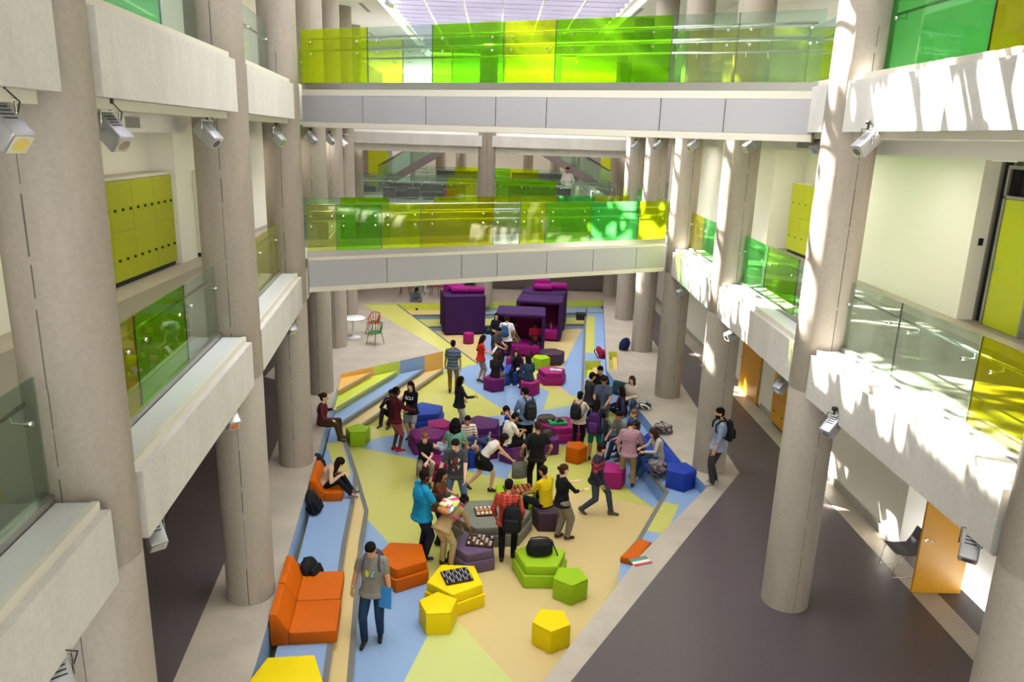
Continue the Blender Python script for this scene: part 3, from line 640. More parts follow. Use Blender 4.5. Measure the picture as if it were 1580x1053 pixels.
for s, (xa, za, xb, zb) in enumerate(((-6.2, 4.4, -1.9, 7.1), (6.2, 4.4, 1.5, 7.1))):
    for dy in (0, 1.7):
        mb = MB(); mb.add([(xa, VY+dy, za-.12), (xb, VY+dy, zb-.25), (xb, VY+dy, zb+.15), (xa, VY+dy, za+.3), (xa, VY+dy+.1, za-.12), (xb, VY+dy+.1, zb-.25), (xb, VY+dy+.1, zb+.15), (xa, VY+dy+.1, za+.3)], [(0, 1, 2, 3), (7, 6, 5, 4), (0, 4, 5, 1), (3, 2, 6, 7), (0, 3, 7, 4), (1, 5, 6, 2)]); putst(mb, 'stringer', MATS['brown_grey'])
        mb = MB(); mb.tube([(xa, VY+dy, za+1.2), (xb, VY+dy, zb+1.05)], .025); putst(mb, 'handrail', MATS['steel_dark'])
        mb = MB(); mb.add([(xa, VY+dy+.04, za+.25), (xb, VY+dy+.04, zb+.1), (xb, VY+dy+.04, zb+1.0), (xa, VY+dy+.04, za+1.15), (xa, VY+dy+.06, za+.25), (xb, VY+dy+.06, zb+.1), (xb, VY+dy+.06, zb+1.0), (xa, VY+dy+.06, za+1.15)], [(3, 2, 1, 0), (4, 5, 6, 7), (0, 1, 5, 4), (2, 3, 7, 6)]); putst(mb, 'glass_pane', GL['clear'])
    mb = MB(); n = 16
    for i in range(n):
        t = i/n; x0 = xa+(xb-xa)*t; x1 = xa+(xb-xa)*(t+1/n); z = za+(zb-za)*(t+1/n); mb.box((min(x0, x1), VY+.1, z-.06), (max(x0, x1), VY+1.7, z))
    putst(mb, 'tread', MATS['stone'])
mb = MB(); mb.box((-1.95, VY, 6.85), (1.55, VY+1.8, 7.25)); putst(mb, 'landing', MATS['brown_grey'])
for i, x in enumerate((-5.6, -3.9, -2.3, 2.2, 3.8, 5.5)):
    column((x, VY+9.5+(i % 2)*4), -1.57, 'round far column %s beyond the double stair' % ['first from the locker side', 'second from the locker side', 'third from the locker side', 'third from the sunlit side', 'second from the sunlit side', 'first from the sunlit side'][i], 4.33, 7.3, .34)
balustrade(Run((-6, VY+7), (6, VY+7), 1), 4.33, ['clear', 'clear', 'lime', 'green', 'lime', 'clear', 'clear'], 'lime and clear balustrade beyond the double stair', u=-.02, rail_u=-.14)
balustrade(Run((-9, FY+4.5), (9, FY+4.5), 1), 4.33, ['clear']*6, 'clear balustrade on the near side of the double stair', u=-.02, rail_u=-.14)
for i, (x0, x1, m, lab) in enumerate(((-7.2, -6.1, 'door_lime', 'lime door panel beyond the far locker-side column'), (-5.9, -4.9, 'white_wall', 'white wall panel beyond the far locker-side column'), (6.0, 6.7, 'door_lime', 'first lime panel behind the far stair'), (7.2, 7.9, 'door_lime', 'second lime panel behind the far stair'))):
    mb = MB(); mb.box((x0, VY+3+i*.3, 4.33), (x1, VY+3.12+i*.3, 7.25)); struct(mb.build('wall_panel', MATS[m]), lab, 'wall')
for s in (-1, 1):
    mb = MB(); mb.box((s*6.5-.9, VY-1, 3.75), (s*6.5+.9 + s*1.8, VY+7, 4.33)); struct(mb.build('floor_gallery_'+('west' if s < 0 else 'east'), MATS['stone']), 'first-floor gallery beside the double stair', 'floor')
    mb = MB(); mb.box((s*9.2-.1, 36, 0), (s*9.2+.1, VY+22, ROOF)); struct(mb.build('wall_void_'+('west' if s < 0 else 'east'), MATS['brown_grey']), 'brown side wall of the second void', 'wall')
# far ground-floor wall under the landing
mb = MB(); mb.box((-1.0, 37.4, 0), (6.6, 37.7, 1.0)); struct(mb.build('wall_low', MATS['taupe']), 'low dark taupe wall at the far end of the ground floor', 'wall')
mb = MB(); mb.box((-9.2, 38.6, 0), (9.2, 38.8, 3.75)); struct(mb.build('wall_far', MATS['concrete']), 'concrete wall closing the far end of the ground floor', 'wall')

mb = MB(); mb.box((-9.2, -9.3, 0), (9.2, -9, ROOF+.3)); struct(mb.build('wall_south', MATS['white_wall']), 'unseen white end wall put behind the camera', 'wall')  # added out of view to shut out sky light from behind
mb = MB(); mb.box((SXL, -9, ROOF), (SXR, SY0, ROOF+.35)); struct(mb.build('ceiling_roof_start', MATS['white_ceiling']), 'unseen white roof ceiling above and behind the camera', 'ceiling')  # closes the rooflight short to keep the near hall darker
mb = MB(); mb.box((-9.4, -9.3, 0), (-9.2, 63.3, ROOF)); struct(mb.build('wall_outer_west', MATS['white_wall']), 'outer wall behind the locker side', 'wall')
mb = MB(); mb.box((9.2, -9.3, 0), (9.4, 63.3, ROOF)); struct(mb.build('wall_outer_east', MATS['white_wall']), 'outer wall behind the sunlit side', 'wall')
# ------------------------------------------------------------------ pouffes
def fabric(name, c, rough=.75): return mat('felt_'+name, c, rough, .25, noise=.06, nscale=60)
PC = dict(yellow='#e6cb02', lime='#93b81c', orange='#c05a00', purple='#5c2767', magenta='#9a1f6a', plum='#6d1f63', aubergine='#43303f', blue='#2c49a5', navy='#1f3a9a', grey='#77776a', mauve='#62506a', wine='#7d1450', violet='#53306a')
for k, c in PC.items(): mat('pouf_'+k, c, .55, .18)
def pentagon(R, rot, n=5, sq=1.0): return [(R*math.cos(2*math.pi*i/n+rot), R*sq*math.sin(2*math.pi*i/n+rot)) for i in range(n)]
def bev(poly, z0, z1, r, m, name, parent):
    bm = bmesh.new(); lo = [bm.verts.new((p[0], p[1], z0)) for p in poly]; hi = [bm.verts.new((p[0], p[1], z1)) for p in poly]; n = len(poly)
    bm.faces.new(lo[::-1]); bm.faces.new(hi)
    for i in range(n): bm.faces.new((lo[i], lo[(i+1) % n], hi[(i+1) % n], hi[i]))
    bmesh.ops.recalc_face_normals(bm, faces=bm.faces[:])
    bmesh.ops.bevel(bm, geom=bm.edges[:], offset=r, segments=3, profile=.5, affect='EDGES')
    me = bpy.data.meshes.new(name); bm.to_mesh(me); bm.free(); me.materials.append(m); me.polygons.foreach_set('use_smooth', [True]*len(me.polygons)); me.set_sharp_from_angle(angle=rad(35))
    o = bpy.data.objects.new(name, me); COL.objects.link(o); o.parent = parent; return o
POUF = {}
def pouf(key, top, R, h, col, rot, label, lid=True, z=FZ, n=5, sq=1.0, poly=None, top_col=None):
    c = G(top[0], top[1], z+h)
    pg = poly or pentagon(R, rad(rot), n, sq); m = MATS['pouf_'+col]
    if lid:
        root = empty('pouf_table', (c.x, c.y, z), 0, label, 'pouf')
        hb = h*.58
        bev(pg, .0, hb, .018, m, 'base', root); bev(inset(pg, .035), hb, h, .02, MATS['pouf_'+top_col] if top_col else m, 'lid_cushion', root)
        gp = inset(pg, .05); mb = MB(); mb.prism(gp, hb-.01, hb+.012); mb.build('seam_gap', MATS['dark'], root)
    else:
        root = empty('pouf_stool', (c.x, c.y, z), 0, label, 'pouf')
        bev(pg, .0, h*.9, .012, m, 'body', root); bev([(a*.995, b*.995) for a, b in pg], h*.9, h, .014, m, 'seat_top', root)
    POUF[key] = Vector((c.x, c.y, z+h)); return root
pouf('yB', (703, 892), .56, .44, 'yellow', 52, 'large yellow pouf carrying a dark tray of striped pieces')
pouf('y1', (676, 931), .34, .42, 'yellow', 95, 'small yellow pouf tucked against the large yellow one', False)
pouf('y2', (851, 956), .33, .42, 'yellow', 265, 'small yellow pouf alone near the stone edge', False)
pouf('y3', (441, 1046), .60, .45, 'yellow', 60, 'yellow pouf on the blue ledge, cut by the bottom of the photo', True, z=-.42)
pouf('o1', (620, 856), .56, .46, 'orange', 50, 'large orange pouf behind the man with the blue folder')
pouf('g1', (834, 856), .55, .44, 'lime', 90, 'large lime green pouf under the black shoulder bag')
pouf('g2', (880, 888), .33, .42, 'lime', 270, 'small lime green pouf in front of the one with the bag', False)
pouf('m1', (730, 838), .50, .42, 'mauve', 40, 'mauve pouf with a tray of small cakes, in front of the grey table')
pouf('t1', (757, 792), .9, .44, 'grey', 10, 'wide olive-grey pouf table in the middle of the crowd', True, n=6, sq=.8)
pouf('g3', (795, 758), .56, .46, 'lime', 75, 'lime green pouf with a brown tray of food beside the grey table')
pouf('a1', (844, 784), .33, .42, 'aubergine', 90, 'dark brown stool under the man in the yellow T-shirt', False)
pouf('mg1', (945, 722), .36, .43, 'magenta', 85, 'small magenta pouf behind the man in the striped sweater', False)
pouf('or2', (889, 687), .30, .42, 'orange', 60, 'small orange pouf beside the purple backpack', False)
pouf('w1', (669, 709), .42, .43, 'wine', 40, 'wine red pouf under the head of the person lying down')
pouf('p1', (660, 668), .56, .45, 'plum', 20, 'plum pouf behind the woman in the black T-shirt')
pouf('mg2', (678, 653), .42, .45, 'magenta', 80, 'magenta pouf touching the royal blue pouf')
pouf('b1', (655, 631), .62, .48, 'blue', 30, 'large royal blue pouf behind the girl in the black hoodie')
pouf('p2', (743, 652), .60, .46, 'purple', 30, 'large purple pouf left empty behind the curly-haired woman')
pouf('b2', (797, 641), .40, .44, 'blue', 50, 'blue pouf half hidden behind the tall backpack')
pouf('mg3', (866, 652), .74, .45, 'magenta', 15, 'long magenta pouf with a green game box on top', True, n=6, sq=.72)
pouf('p3', (846, 674), .34, .42, 'purple', 35, 'small purple pouf beside the man in black T-shirt', False)
pouf('p4', (789, 686), .34, .42, 'purple', 60, 'small purple pouf under the young man in the white T-shirt', False)
pouf('b3', (729, 692), .32, .42, 'navy', 45, 'small navy pouf beneath the legs of the lying person', False)
pouf('p5', (753, 681), .30, .42, 'plum', 45, 'small plum pouf beside the bending woman', False)
pouf('g4', (552, 661), .34, .42, 'lime', 100, 'lime green pouf alone at the foot of the wide steps', False)
pouf('p6', (763, 582), .36, .43, 'plum', 45, 'plum stool under the brown-haired woman in grey trousers', False)
pouf('mg4', (817, 588), .34, .43, 'magenta', 70, 'magenta stool under the woman in the denim jacket', False)
pouf('b4', (795, 569), .62, .44, 'blue', 20, 'blue pouf under the girl with a hand at her face')
pouf('mg5', (852, 571), .53, .43, 'magenta', 20, 'magenta pouf with an open magazine on it')
pouf('g5', (835, 551), .34, .44, 'lime', 55, 'lime green stool in front of the open booth', False)
pouf('a2', (851, 543), .50, .42, 'aubergine', 10, 'dark aubergine pouf beside the open booth', False, n=6)
pouf('mg6', (795, 552), .34, .42, 'magenta', 50, 'magenta stool among the standing group by the booth', False)
pouf('nb', (1050, 722), .37, .44, 'navy', 200, 'royal blue pentagon pouf on the ledge below the bearded man', False, z=LZ)
c = G(723, 514, FZ+.42); mb = MB(); mb.lathe([(.01, 0), (.2, 0), (.215, .02), (.215, .39), (.2, .42), (.01, .425)], n=36)
o = mb.build('round_stool', MATS['pouf_magenta'], sharp=40); o.location = (c.x, c.y, FZ); tag(o, 'small round magenta stool in front of the closed purple booth', 'stool')

# ------------------------------------------------------------------ purple booths
fabric('purple', '#36164a'); fabric('wine', '#7a0b57'); fabric('magenta', '#8a0c6c')
def booth(loc, rz, label, W=1.75, D=1.35, H=1.66, t=.13):
    root = empty('booth', loc, rz, label, 'booth')
    bm = bmesh.new(); bmesh.ops.create_cube(bm, size=1)
    for v in bm.verts: v.co = Vector((v.co.x*W, v.co.y*D, v.co.z*(H-.06)+(H+.06)/2))
    vert = [e for e in bm.edges]
    bmesh.ops.bevel(bm, geom=vert, offset=.09, segments=4, profile=.5, affect='EDGES')
    me = bpy.data.meshes.new('s'); bm.to_mesh(me); bm.free()
    # shell with an open front: U-shaped plan plus roof and bottom
    mb = MB(); r = .12
    def U(w, d0, d1): return [(-w, d0), (-w, d1-r), (-w+.3*r, d1-.3*r), (-w+r, d1), (w-r, d1), (w-.3*r, d1-.3*r), (w, d1-r), (w, d0)]
    out = U(W/2, -D/2, D/2); inn = U(W/2-t, -D/2, D/2-t)
    poly = out+inn[::-1]
    mb.prism(poly, .07, H-.08, 0, 0); shell = mb.build('shell', MATS['felt_purple'], root, 35)
    bev(out, H-.14, H, .05, MATS['felt_purple'], 'roof', root)
    mb = MB(); mb.prism([(x*.995, y-.004 if y > 0 else y+.01) for x, y in inn], .42, H-.141, 0); 
    lin = MB(); q = U(W/2-t-.006, -D/2+.01, D/2-t-.006)
    for a, b in zip(q, q[1:]): lin.add([(a[0], a[1], .2), (b[0], b[1], .2), (b[0], b[1], H-.145), (a[0], a[1], H-.145)], [(0, 1, 2, 3)])
    lin.add([(-W/2+t, -D/2+.01, H-.146), (W/2-t, -D/2+.01, H-.146), (W/2-t, D/2-t, H-.146), (-W/2+t, D/2-t, H-.146)], [(0, 3, 2, 1)])
    lin.build('lining', MATS['felt_wine'], root)
    bev([(-W/2+t+.01, -D/2-.02), (W/2-t-.01, -D/2-.02), (W/2-t-.01, D/2-t-.02), (-W/2+t+.01, D/2-t-.02)], .08, .46, .05, MATS['felt_magenta'], 'seat', root)
    for x in (-W/2+.12, W/2-.12):
        for y in (-D/2+.12, D/2-.12):
            f = MB(); f.tube([(x, y, 0), (x, y, .075)], .03, 8); f.build('foot', MATS['steel_dark'], root)
    bpy.data.meshes.remove(me); return root
BTH = {}
g = G(683, 515, FZ); h = G(748, 519, FZ)
booth(((g.x+h.x)/2-.08, (g.y+h.y)/2+.62, FZ), rad(192), 'closed purple booth seen from behind, magenta bolsters on its roof', W=1.72); BTH['l'] = Vector(((g.x+h.x)/2-.08, (g.y+h.y)/2+.62, FZ+1.66))
g = G(785, 549, FZ); h = G(838, 548, FZ)
booth((1.08, 28.15, FZ), rad(-4), 'nearest open booth with two people inside', W=1.85, D=1.4)
booth((1.95, 30.55, FZ), rad(-8), 'middle open booth with a sunlit magenta seat', W=1.85, D=1.4)
booth((2.22, 32.15, FZ+.0), rad(-10), 'rear purple booth with magenta bolsters on its roof', W=1.85, D=1.3); BTH['r'] = Vector((2.22, 32.15, FZ+1.66))
def bolster(c, L_, r, rz, label, square=False, tilt=0):
    if square:
        mb = MB(); mb.rbox((0, 0, 0), (L_, r*1.3, r*2), .04)
    else:
        mb = MB(); mb.lathe([(.01, -L_/2), (r*.85, -L_/2), (r, -L_/2+.03), (r, L_/2-.03), (r*.85, L_/2), (.01, L_/2)], n=20)
        mb.v = [(z, x, y) for x, y, z in mb.v]
    o = mb.build('bolster_cushion', MATS['felt_magenta'], sharp=40); o.location = c; o.rotation_euler = (0, tilt, rz); tag(o, label, 'cushion')
b = BTH['l']
bolster(b+Vector((-.62, .35, .16)), .5, .16, rad(70), 'magenta bolster at the far left corner of the closed booth roof')
bolster(b+Vector((-.2, .4, .15)), .55, .14, rad(-20), 'magenta bolster lying slanted behind the others on the closed booth')
bolster(b+Vector((-.12, -.15, .15)), .72, .15, rad(2), 'front magenta bolster in the middle of the closed booth roof')
bolster(b+Vector((.55, -.02, .14)), .7, .14, rad(4), 'magenta bolster overhanging the right end of the closed booth roof')
b = BTH['r']
bolster(b+Vector((-.15, .2, .22)), .72, .22, rad(-4), 'thick upright magenta cushion at the back of the rear booth roof', True)
bolster(b+Vector((-.1, -.15, .16)), .74, .15, rad(-4), 'magenta bolster at the front of the rear booth roof')
bolster(b+Vector((.6, .12, .16)), .72, .16, rad(-2), 'magenta bolster at the right end of the rear booth roof')

# ------------------------------------------------------------------ L-shaped foam seats on the ledges
def lseat(a, b, z, col, label, inward, depth=1.0, hb=.56, hs=.22, gap=.008):
    a, b = Vector((a[0], a[1], z)), Vector((b[0], b[1], z)); d = (b-a).normalized(); n = Vector((-d.y, d.x, 0))*inward
    a = a+d*gap; b = b-d*gap
    root = empty('foam_sofa', (a+b)/2, 0, label, 'seat'); inv = Matrix.Translation(-root.location)
    def ext(prof, nm):
        bm = bmesh.new(); A = [bm.verts.new(a+n*p+Vector((0, 0, q))) for p, q in prof]; B = [bm.verts.new(b+n*p+Vector((0, 0, q))) for p, q in prof]; k = len(prof)
        bm.faces.new(A); bm.faces.new(B[::-1])
        for i in range(k): bm.faces.new((A[i], A[(i+1) % k], B[(i+1) % k], B[i]))
        bmesh.ops.recalc_face_normals(bm, faces=bm.faces[:]); bmesh.ops.bevel(bm, geom=bm.edges[:], offset=.018, segments=2, profile=.5, affect='EDGES')
        me = bpy.data.meshes.new(nm); bm.to_mesh(me); bm.free(); me.materials.append(MATS['pouf_'+col]); me.polygons.foreach_set('use_smooth', [True]*len(me.polygons)); me.set_sharp_from_angle(angle=rad(40))
        o = bpy.data.objects.new(nm, me); COL.objects.link(o); o.parent = root; o.matrix_parent_inverse = inv; return o
    ext([(.02, 0), (.02, hb), (.13, hb), (.30, hs+.02), (.30, 0)], 'backrest'); ext([(.302, 0), (.302, hs+.02), (.36, hs), (depth, hs), (depth, 0)], 'seat_pad'); return root
dl = (Vector(PIT[2])-Vector(PIT[1])).normalized()
def onleft(x, y): # point of the stone edge nearest this spot
    p = G(x, y, 0); t = (Vector((p.x, p.y))-Vector(PIT[1])).dot(dl); return Vector(PIT[1])+dl*t
p0, p1, p2 = onleft(416, 962), onleft(431, 912), onleft(443, 868)
lseat(p0, p1, -.42, 'orange', 'nearer of the two orange seats joined on the blue ledge', -1, 1.02)
lseat(p1, p2, -.42, 'orange', 'farther joined orange seat, black bag leaning on its back', -1, 1.0)
lseat(onleft(478, 748), onleft(487, 715), -.42, 'orange', 'short orange seat under the girl hugging her knees', -1, .7, .5, .2)
q0, q1 = Vector(PIT[8]), Vector(PIT[9])
q0 = q0.lerp(q1, .02); dr = (Vector(PIT[8])-Vector(PIT[7])).normalized(); e1 = Vector(PIT[8])+dr*.02
lseat(e1-dr*.0, e1-dr*1.0, LZ, 'navy', 'nearer blue foam seat on the ledge, behind the pentagon pouf', 1, .8, .30, .14)
lseat(e1-dr*1.0, e1-dr*2.0, LZ, 'navy', 'second blue foam seat on the ledge, under the girl in the light cardigan', 1, .8, .30, .14)
g = G(985, 845, -.16); mb = MB()
qq = [G(x, y, -.16) for x, y in ((986, 831), (1006, 836.5), (982, 864), (957, 859))]
o = bev([(v.x, v.y) for v in qq][::-1] if False else [(v.x, v.y) for v in qq], LZ+.005, -.16, .02, MATS['pouf_orange'], 'foam_pad', None); tag(o, 'flat orange foam pad at the pointed end of the sunlit ledge', 'pad')
g = G(640, 474, -.3); mb = MB(); mb.lathe([(.01, 0), (.42, 0), (.45, .05), (.42, .10), (.01, .11)], n=28); o = mb.build('floor_cushion', MATS['pouf_orange'], sharp=40); o.location = (g.x-.1, g.y, -.297); o.scale = (1.25, .8, 1); tag(o, 'flat orange cushion under the man sitting on the far step', 'cushion')
mb = MB(); mb.rbox((0, 0, .2), (.5, .16, .42), .05); o = mb.build('back_cushion', mat('felt_teal', '#12424c', .8)); g = G(951, 614, LZ); o.location = (g.x+.12, g.y+.25, LZ+.02); o.rotation_euler = (rad(-12), 0, rad(-40)); tag(o, 'dark teal cushion propped against the stone edge', 'cushion')

# ------------------------------------------------------------------ floodlights under the beams
mat('lamp_silver', '#a9a9ab', .35, metal=.6); mat('lamp_glass', '#b9b5a4', .08, .9)
def floodlight(px, y, aim, label, s=1.0, z=None, hang=.32):
    d = ray(*px); p = CAMPOS+d*(y/d.y)
    root = empty('floodlight', (p.x, p.y, p.z), 0, label, 'floodlight')
    Rz = Matrix.Rotation(rad(aim[0]), 3, 'Z') @ Matrix.Rotation(rad(aim[1]), 3, 'X')
    mb = MB(); M = Rz
    mb.rbox((0, 0, 0), (.2*s, .36*s, .2*s), .02*s, M); mb.build('housing', MATS['lamp_silver'], root, 35)
    mb = MB(); mb.add([M@Vector(v)*s for v in ((-.085, -.184, -.085), (.085, -.184, -.085), (.085, -.184, .085), (-.085, -.184, .085))], [(0, 1, 2, 3)]); mb.build('lens', MATS['lamp_glass'], root)
    mb = MB(); mb.add([M@Vector((.062*math.cos(a*math.pi/8), -.186, .062*math.sin(a*math.pi/8)))*s for a in range(16)], [tuple(range(16))]); mb.build('reflector', MATS['chrome'], root)
    mb = MB()
    for k in range(4): mb.add([M@Vector((-.06*s+x, -.02*s+.04*s*k+y_, .1015*s)) for x, y_ in ((0, 0), (.12*s, 0), (.12*s, .015*s), (0, .015*s))], [(0, 1, 2, 3)])
    mb.build('vent_slots', MATS['dark'], root)
    mb = MB(); X = M@Vector((1, 0, 0)); a = X*(.115*s)
    mb.tube([a, a+Vector((0, 0, .2*s)), -a+Vector((0, 0, .2*s)), -a], .011*s, 6); mb.build('yoke', MATS['chrome'], root)
    mb = MB(); mb.tube([(0, 0, .2*s), (0, 0, hang)], .018*s, 8); mb.tube([(0, 0, hang-.04), (0, 0, hang)], .04, 10); mb.build('stem', MATS['black'], root)
    mb = MB(); mb.tube([a*.9+Vector((0, 0, .03)), a*1.4+Vector((0, 0, .16)), Vector((.03, 0, hang-.03))], .006, 5); mb.build('cable', MATS['black'], root); return root
FL = [((6, 196), 5.05, (72, 42), 'floodlight cut by the left edge of the photo'), ((172, 204), 6.7, (72, 42), 'floodlight half hidden behind the nearest locker-side column'),
 ((321, 208), 9.7, (70, 42), 'floodlight hanging in front of the second locker-side column'), ((427, 212), 14.6, (70, 42), 'floodlight in front of the third locker-side column'),
 ((480, 214), 20.0, (70, 42), 'floodlight just behind the left end of the upper footbridge'), ((509, 216), 24.8, (70, 42), 'fifth floodlight along the locker-side columns'), ((530, 220), 29.5, (70, 42), 'farthest floodlight on the locker side'),
 ((1336, 222), 9.5, (-72, 40), 'largest floodlight, under the beam on the sunlit side'), ((1266, 222), 12.3, (-72, 40), 'floodlight peeping out left of the sunlit second column'), ((1158, 224), 14.9, (-70, 35), 'floodlight in front of the sunlit third column'),
 ((1070, 224), 19.8, (-70, 35), 'floodlight in front of the sunlit fourth column'), ((1015, 225), 24.5, (-70, 35), 'floodlight in front of the sunlit fifth column'), ((980, 226), 29, (-70, 35), 'farthest pale floodlight on the sunlit side'),
 ((238, 824), 6.9, (40, 40), 'floodlight below the first-floor beam beside the nearest locker-side column'), ((90, 1048), 4.6, (40, 40), 'floodlight at the bottom left corner of the photo'), ((356, 644), 9.9, (40, 40), 'small grey floodlight below the beam at the second locker-side column'),
 ((1497, 842), 6.6, (-35, 50), 'grey floodlight above the open yellow door'), ((1284, 658), 9.6, (-60, 40), 'floodlight under the first-floor beam beside the big sunlit column'), ((1207, 594), 12.6, (-60, 40), 'floodlight left of the big sunlit column at ground floor'),
 ((1130, 517), 15.2, (-70, 20), 'white floodlight on the sunlit third column at ground floor'), ((1053, 451), 19.9, (-70, 20), 'white floodlight below the right end of the lower footbridge'), ((448, 505), 15.0, (40, 40), 'small floodlight below the beam at the third locker-side column')]
FL += [((601, 6), 30.5, (60, 30), 'nearest floodlight along the left edge of the rooflight'), ((603, 24), 34, (60, 30), 'second floodlight along the left edge of the rooflight'), ((605, 44), 38.5, (60, 30), 'third floodlight along the left edge of the rooflight'),
 ((938, 22), 34, (-60, 30), 'floodlight at the right edge of the rooflight')]
for px, y, aim, lab in FL: floodlight(px, y, aim, lab, .86, hang=.27)

# ------------------------------------------------------------------ doors, lockers, readers
def door(loc, rz, W, H, col, label, cat='door', handle=True, frame=True, side_glass=0):
    root = empty('door', loc, rz, label, cat); root['kind'] = 'structure'
    mb = MB(); mb.box((0, -.025, .01), (W, .025, H)); mb.build('leaf', MATS[col], root)
    if frame:
        mb = MB(); x1 = W+side_glass
        mb.box((-.06, -.05, 0), (-.005, .05, H+.5)); mb.box((W+.005, -.05, 0), (W+.05, .05, H+.5)); mb.box((-.06, -.05, H+.01), (x1+.05, .05, H+.06)); mb.box((-.06, -.05, H+.5), (x1+.05, .05, H+.56))
        if side_glass: mb.box((x1, -.05, 0), (x1+.05, .05, H+.5)); mb.box((W, -.05, 0), (x1, .05, .08))
        mb.build('frame', MATS['frame_grey'], root)
        mb = MB(); mb.box((-.005, -.008, H+.06), (x1, .008, H+.5))
        if side_glass: mb.box((W+.05, -.008, .08), (x1, .008, H+.01))
        mb.build('side_light', glass('glass_door', '#6d7f72'), root)
    if handle:
        for s in (-1, 1):
            mb = MB(); mb.tube([(.08, s*.025, 1.02), (.08, s*.075, 1.02), (.2, s*.075, 1.02)], .011, 8); mb.tube([(.08, s*.02, 1.02), (.08, s*.035, 1.02)], .028, 12); mb.build('handle', MATS['chrome'], root)
    return root
dd = door((7.24, 11.28, 0), 0, .84, 2.15, 'door_yellow', 'open yellow door standing out from the wall beside a grey chair', frame=False)
mb = MB(); mb.box((.3, -.0275, 1.72), (.62, -.0255, 1.95)); mb.build('notice', MATS['white_wall'], dd)
door((7.70, 22.3, 0), rad(-90), 1.6, 2.3, 'door_yellow', 'wide yellow door glimpsed past the sunlit third column', frame=False)
door((8.72, 12.98, Z1), rad(-90), .95, 2.2, 'door_lime', 'lime door with a glass side panel at the right edge of the photo', side_glass=0)
mb = MB(); mb.box((8.78, 12.99, Z1), (8.82, 13.34, 7.2)); struct(mb.build('window_1', glass('glass_door', '#6d7f72')), 'tall dark glass panel beside the lime door', 'window')
mb = MB(); mb.box((8.74, 12.97, Z1), (8.86, 13.03, 7.2)); mb.box((8.74, 13.3, Z1), (8.86, 13.36, 7.2)); struct(mb.build('trim_door', MATS['frame_grey']), 'grey frame of the glass panel beside the lime door', 'trim')
mb = MB(); mb.box((8.86, 17.62, Z1), (8.94, 18.4, 7.1)); struct(mb.build('window_2', glass('glass_door', '#6d7f72')), 'tall dark glass strip in the corridor wall', 'window')
k = 0
for x, y, z, lab in ((8.62, 13.333, 5.75, 'black card reader on the pillar beside the lime door'), (8.332, 19.0, 5.75, 'black card reader on the white pillar beyond the sunlit second column')):
    mb = MB(); mb.rbox((0, 0, 0), (.08, .03, .13) if y < 14 else (.03, .08, .13), .008); o = mb.build('card_reader', MATS['black']); o.location = (x, y, z); tag(o, lab, 'card reader')
def lockers(x, y0, n, z0, H, face, col, label, w=.93, knobs=3, sx=.5):
    root = empty('locker_bank', (x, y0, z0), 0, label, 'lockers')
    s = face
    mb = MB(); mb.box((min(-s*sx, -s*.02), 0, .1), (max(-s*sx, -s*.02), n*w, H)); mb.build('carcass', MATS['white_wall'], root)
    mb = MB(); mb.box((min(-s*sx, -s*.05), 0, 0), (max(-s*sx, -s*.05), n*w, .1)); mb.build('plinth', MATS['black'], root)
    for i in range(n):
        for r in range(2):
            z_a = .1+r*(H-.1)/2; z_b = z_a+(H-.1)/2
            mb = MB(); mb.box((-.02, i*w+.004, z_a+.004), (.0, (i+1)*w-.004, z_b-.004)); d = mb.build('door', MATS[col], root)
            for q in range(knobs):
                yy = i*w+w*(q+.5)/knobs+w*.03; zz = z_a+(z_b-z_a)*.42
                kb = MB(); kb.tube([(0, yy, zz), (s*.03, yy, zz)], .026, 10); ko = kb.build('knob', MATS['black'], d)
    return root
lockers(-7.0, 13.15, 4, Z1, 1.95, 1, 'locker_lime', 'bank of lime lockers with black knobs seen past the nearest column')
lockers(-6.85, 17.95, 2, Z1, 1.95, 1, 'locker_lime', 'lime lockers glimpsed left of the second locker-side column', sx=.4)
lockers(-6.9, 6.9, 3, Z1, 1.95, 1, 'locker_lime', 'lime lockers at the left edge of the photo', sx=.1)
lockers(8.42, 20.0, 2, Z1, 1.95, -1, 'door_lime', 'lime lockers seen left of the big sunlit column', w=.9, knobs=2)
lockers(7.62, 18.2, 1, 0, 1.6, -1, 'door_yellow', 'yellow lockers on the ground floor left of the big sunlit column', w=1.1, knobs=2, sx=.12)
mb = MB(); mb.box((-7.5, 13.1, Z1+1.96), (-7.0, 16.9, Z1+2.02)); struct(mb.build('trim_locker_top', MATS['cream']), 'pale shelf top above the lime lockers', 'trim')
mb = MB(); mb.box((-7.0, 12.2, Z1+1.9), (-6.97, 12.9, Z1+2.6)); struct(mb.build('window_3', MATS['frame_grey']), 'small grey framed window above the lockers', 'window')

